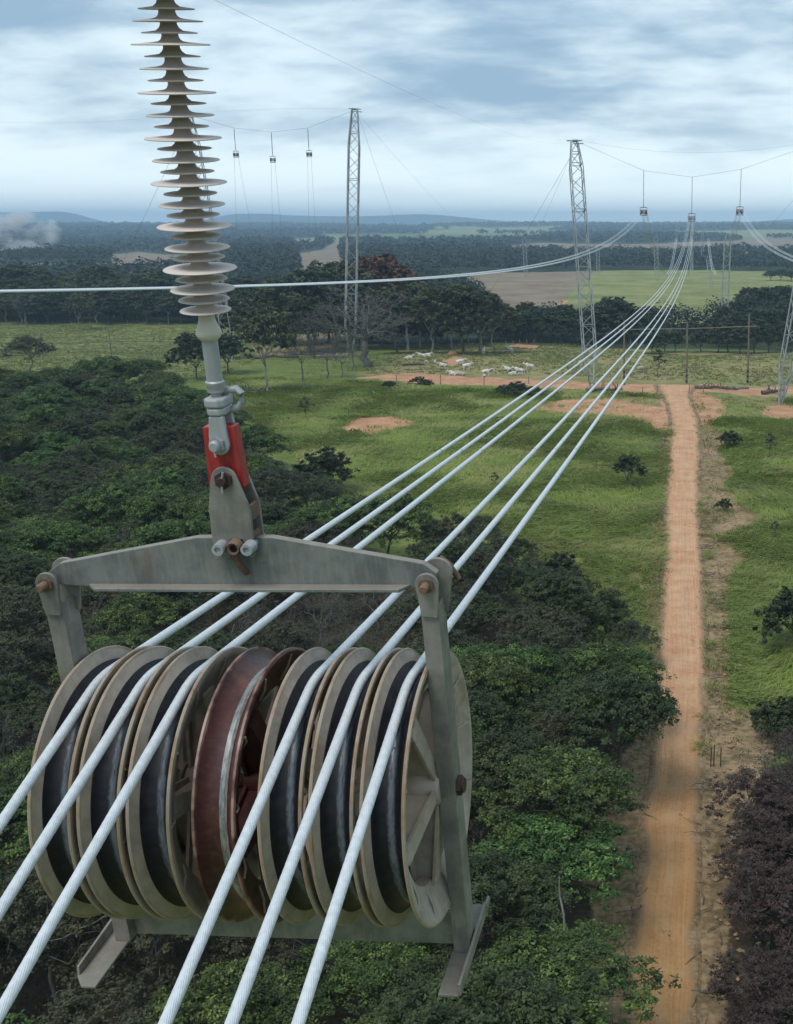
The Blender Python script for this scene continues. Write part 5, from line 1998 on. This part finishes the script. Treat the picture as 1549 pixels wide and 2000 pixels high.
fence([(975, 678), (1030, 672), (1100, 664), (1180, 666), (1260, 676)], 2.6, 'post and wire fence along the trees behind the cattle pasture')
fence([(690, 748), (855, 751), (910, 753), (950, 752), (1045, 749)], 7.5, 'sparse wire fence in front of the resting cattle', 1.5)
fence([(1255, 772), (1275, 770), (1290, 768)], 3.0, 'short run of fence left of the road end', 1.3)
fence([(1346, 768), (1356, 766), (1400, 768)], 3.2, 'short run of fence right of the road end', 1.3)
fence([(0, 632), (140, 634), (270, 634), (430, 645)], 6.0, 'post and wire fence along the far side of the left pasture', 1.2)

for x, lab in ((1388, 'rusty stake leaning nearest the road on the bare bank'), (1394, 'tallest rusty stake of three on the bare bank'), (1407, 'rusty stake farthest from the road on the bare bank')):
    g = ground(x, 1497)
    o = MB().tube([(0, 0, -0.15), (0.02, 0, 1.0 if x != 1394 else 1.15)], 0.028, 6).build('stake', M['dark_rust'])
    o.location = g
    tag(o, lab, 'stake', 'stakes on the bare bank')


def log(x, y, L, r, an, label, group=None, mat='deadwood', branches=3):
    g = ground(x, y)
    rng = np.random.default_rng(int(x * 7 + y))
    root = empty('fallen_log', g, an, label, 'log', group)
    P, rr = limb(rng, np.array([-L / 2, 0, r]), np.array([L / 2, 0, r * 1.1]), r, r * 0.6, 0.05, 7)
    a = Arr()
    a.add(*tube_arrays(P, rr, 7))
    link('log_body', a.mesh('log_body', M[mat], True), root)
    for k in range(branches):
        p = P[rng.integers(2, 6)]
        e = p + np.array([rng.uniform(-0.6, 0.8), rng.uniform(-0.8, 0.8), rng.uniform(0.2, 0.9)]) * L * 0.28
        Q, q = limb(rng, p, e, r * 0.4, r * 0.12, 0.15, 5)
        b = Arr()
        b.add(*tube_arrays(Q, q, 5))
        link('branch', b.mesh('branch', M[mat]), root)


log(808, 714, 4.0, 0.22, 0.2, 'dark fallen log lying in the pasture left of the cattle')
log(1425, 762, 6.5, 0.3, 0.1, 'long pale fallen log beside the farm track', mat='grey_twig')
log(1512, 769, 5.0, 0.35, 0.5, 'dark uprooted log by the foot of the right mast', branches=7)
log(1390, 760, 5.5, 0.3, -0.1, 'dark brushwood log at the end of the road', branches=8)
log(1180, 764, 6.0, 0.3, 0.2, 'dark log beside the foot of the tall left mast', branches=5)
log(540, 700, 9.0, 0.35, 0.1, 'long fallen trunk below the grove', branches=6)
log(600, 694, 7.0, 0.3, -0.2, 'tangled fallen trunk nearer the bare tree', branches=7)
log(490, 770, 7.0, 0.25, 0.4, 'dead branching tree lying right of the clevis', branches=8)
log(1468, 1640, 1.9, 0.11, 0.1, 'pale cut log lying in the withered thicket', mat='pale_bark', branches=1)
pt = empty('bare_tree', ground(1117, 2010), 0, 'thin bleached dead trunk standing in the wood left of the road', 'tree')
Pq, Rq = limb(np.random.default_rng(9), np.array([0, 0, 0.0]), np.array([-0.35, 0.15, 5.6]), 0.07, 0.025, 0.05, 9)
aq = Arr()
aq.add(*tube_arrays(Pq, Rq, 6))
link('trunk', aq.mesh('trunk', M['pale_bark'], True), pt)
log(1395, 1938, 1.6, 0.06, 0.05, 'short dark stick at the lower edge of the road', branches=1)
ab = MB().lathe([(-0.2, 1.3), (0.25, 1.05), (0.6, 0.5), (0.75, 0.0)], 'z', 14).build('soil_mound', M['soil'], None, True)
ab.location = anc
tag(ab, 'red soil mound where the guy wire is anchored beside the trees', 'soil mound')
for (x, y), lab in (((780, 700), 'small'), ((668, 728), 'large')):
    pass


# ------------------------------------------------------------------ cattle
def cow_mesh(lying):
    V, E, R = [], [], []

    def v(p, r):
        V.append(p)
        R.append(r if isinstance(r, tuple) else (r, r))
        return len(V) - 1

    def chain(i, items):
        for p, r in items:
            j = v(p, r)
            E.append((i, j))
            i = j
        return i
    dz = -0.62 if lying else 0.0
    pel = v((-0.62, 0, 1.08 + dz), (0.25, 0.27))
    mid_ = chain(pel, [((-0.1, 0, 1.03 + dz), (0.30, 0.34))])
    sh = chain(mid_, [((0.45, 0, 1.10 + dz), (0.24, 0.33))])
    chain(sh, [((0.42, 0, 1.50 + dz), (0.09, 0.09))])
    nk = chain(sh, [((0.82, 0, 1.28 + dz), (0.14, 0.19)), ((1.08, 0, 1.42 + dz), (0.12, 0.14))])
    chain(nk, [((1.30, 0, 1.30 + dz), (0.095, 0.10)), ((1.48, 0, 1.16 + dz), (0.07, 0.075))])
    for s in (-1, 1):
        chain(nk, [((1.05, s * 0.17, 1.46 + dz), 0.045), ((1.00, s * 0.30, 1.40 + dz), 0.03)])
        chain(nk, [((1.08, s * 0.08, 1.60 + dz), 0.028), ((1.04, s * 0.13, 1.74 + dz), 0.015)])
        if not lying:
            chain(sh, [((0.46, s * 0.17, 0.80), 0.12), ((0.48, s * 0.18, 0.46), 0.070), ((0.46, s * 0.18, 0.08), 0.055), ((0.52, s * 0.18, 0.02), 0.055)])
            chain(pel, [((-0.62, s * 0.18, 0.82), 0.15), ((-0.52, s * 0.19, 0.60), 0.10), ((-0.72, s * 0.19, 0.42), 0.065), ((-0.68, s * 0.19, 0.07), 0.052), ((-0.60, s * 0.19, 0.02), 0.055)])
        else:
            chain(sh, [((0.55, s * 0.24, 0.22), 0.10), ((0.85, s * 0.27, 0.10), 0.07), ((0.62, s * 0.30, 0.07), 0.055)])
            chain(pel, [((-0.50, s * 0.30, 0.26), 0.14), ((-0.15, s * 0.40, 0.13), 0.09), ((-0.50, s * 0.44, 0.08), 0.06)])
    chain(pel, [((-0.90, 0, 1.10 + dz), 0.05), ((-0.97, 0, max(0.12, 0.75 + dz)), 0.03), ((-0.96, 0, max(0.08, 0.45 + dz)), 0.035)])
    me = bpy.data.meshes.new('cow')
    me.from_pydata(V, E, [])
    o = bpy.data.objects.new('cow', me)
    COL.objects.link(o)
    o.modifiers.new('skin', 'SKIN')
    sv = me.skin_vertices[0].data
    for i, r in enumerate(R):
        sv[i].radius = r
        sv[i].use_root = i == 0
    o.modifiers.new('sub', 'SUBSURF').levels = 1
    bpy.context.view_layer.update()
    dg = bpy.context.evaluated_depsgraph_get()
    out = bpy.data.meshes.new_from_object(o.evaluated_get(dg))
    bpy.data.objects.remove(o)
    out.name = 'cow'
    out.materials.clear()
    out.materials.append(M['cow'])
    out.polygons.foreach_set('use_smooth', [True] * len(out.polygons))
    return out


COW_UP, COW_DOWN = cow_mesh(False), cow_mesh(True)
COWS = [(798, 702, 1, 0.6, 'white cow lying farthest left, at the edge of the grove'), (823, 696, 1, 3.0, 'white cow lying in front of the grove facing left'), (833, 697, 1, 0.2, 'white cow lying beside the one facing left before the grove'),
        (834, 709, 1, 4.4, 'small white cow lying below the grove, seen end on'), (850, 709, 1, 1.6, 'white calf lying against the red soil mound'), (866, 716, 1, 3.2, 'white cow lying alone in the middle of the pasture'),
        (886, 733, 1, 2.9, 'white cow lying nearest the fence, left of its twin'), (901, 733, 1, 3.0, 'white cow lying nearest the fence, right of its twin'), (899, 715, 0, 0.2, 'grey white cow standing behind another in the herd'),
        (912, 723, 0, 0.1, 'white cow standing broadside in the middle of the herd'), (950, 735, 0, 0.1, 'large white cow standing broadside nearest the fence'), (946, 736, 1, 1.6, 'white calf lying under the large standing cow'),
        (945, 693, 0, 1.5, 'white cow standing end on near the tree line'), (996, 690, 0, 2.6, 'pale brown cow standing alone by the far fence'), (992, 724, 1, 2.5, 'white cow lying just left of the fence gap'),
        (1002, 733, 1, 0.3, 'white cow lying right of the herd beside a grazing one'), (1014, 733, 0, 3.0, 'white cow grazing at the right end of the herd'), (1034, 724, 0, 3.1, 'white cow standing alone facing left on the open pasture'),
        (1136, 716, 0, 0.4, 'white cow half hidden behind the left conductors'), (1252, 728, 0, 0.3, 'white cow standing beside the thin sapling')]
for x, y, ly, rz, lab in COWS:
    g = ground(x, y)
    o = link('cow', COW_DOWN if ly else COW_UP)
    o.location = g
    o.rotation_euler = (0, 0, rz)
    s = 0.62 if 'calf' in lab or 'small' in lab else trng.uniform(0.92, 1.05)
    o.scale = (s, s, s)
    tag(o, lab, 'cow', 'cattle in the pasture')


# ------------------------------------------------------------------ a few far farm buildings
def far_house(x, y, w, h, label):
    g = ground(x, y)
    root = empty('farmhouse', g, 0.2, label, 'farmhouse')
    MB().box(-w / 2, w / 2, -3, 3, -0.5, h).build('wall', M['wall_white'], root)
    MB().prism([(-w / 2 - 0.4, h + 0.002), (w / 2 + 0.4, h + 0.002), (w / 2 - 0.4, h + 1.8), (-w / 2 + 0.4, h + 1.8)], -3.4, 3.4).build('roof', M['roof_tile'], root)


far_house(938, 489, 14, 3.2, 'small white far farmhouse right of centre on the plain')
far_house(512, 495, 8, 3.0, 'tiny white far farmhouse below the bare far field')

# ------------------------------------------------------------------ smoke
ms_, ws = new_mat('smoke')
os_ = ws.n('ShaderNodeOutputMaterial')
pvs = ws.n('ShaderNodeVolumePrincipled')
pvs.inputs['Color'].default_value = (0.92, 0.94, 0.97, 1)
tcs = ws.n('ShaderNodeTexCoord').outputs['Object']
ns = ws.noise(ws.mapping(tcs, scale=(0.035, 0.035, 0.05)), 1.0, 5, 0.6, 0.4)
ws.link(ws.math('MULTIPLY', ws.step(ns, 0.42, 0.72), 0.14), pvs.inputs['Density'])
ws.link(pvs.outputs[0], os_.inputs['Volume'])
s0 = at(92, 486, 1150)
sm = MB()


def puff(c, r):
    prof = [(math.sin(t) * r[2], math.cos(t)) for t in np.linspace(-math.pi / 2, math.pi / 2, 12)]
    b = MB().lathe([(z, max(q, 1e-3)) for z, q in prof], 'z', 18)
    V = b.v[0] * np.array([r[0], r[1], 1.0]) + np.array(c)
    return V, b.f


V_, F_ = puff((-22, 0, 16), (40, 16, 20))
sm.add(V_, F_)
smoke = sm.build('smoke', ms_, None, True)
smoke.location = s0
tag(smoke, kind='stuff')
print('forest trees', n_forest, 'thicket', len(tp_pts), 'objects', len(COL.objects))
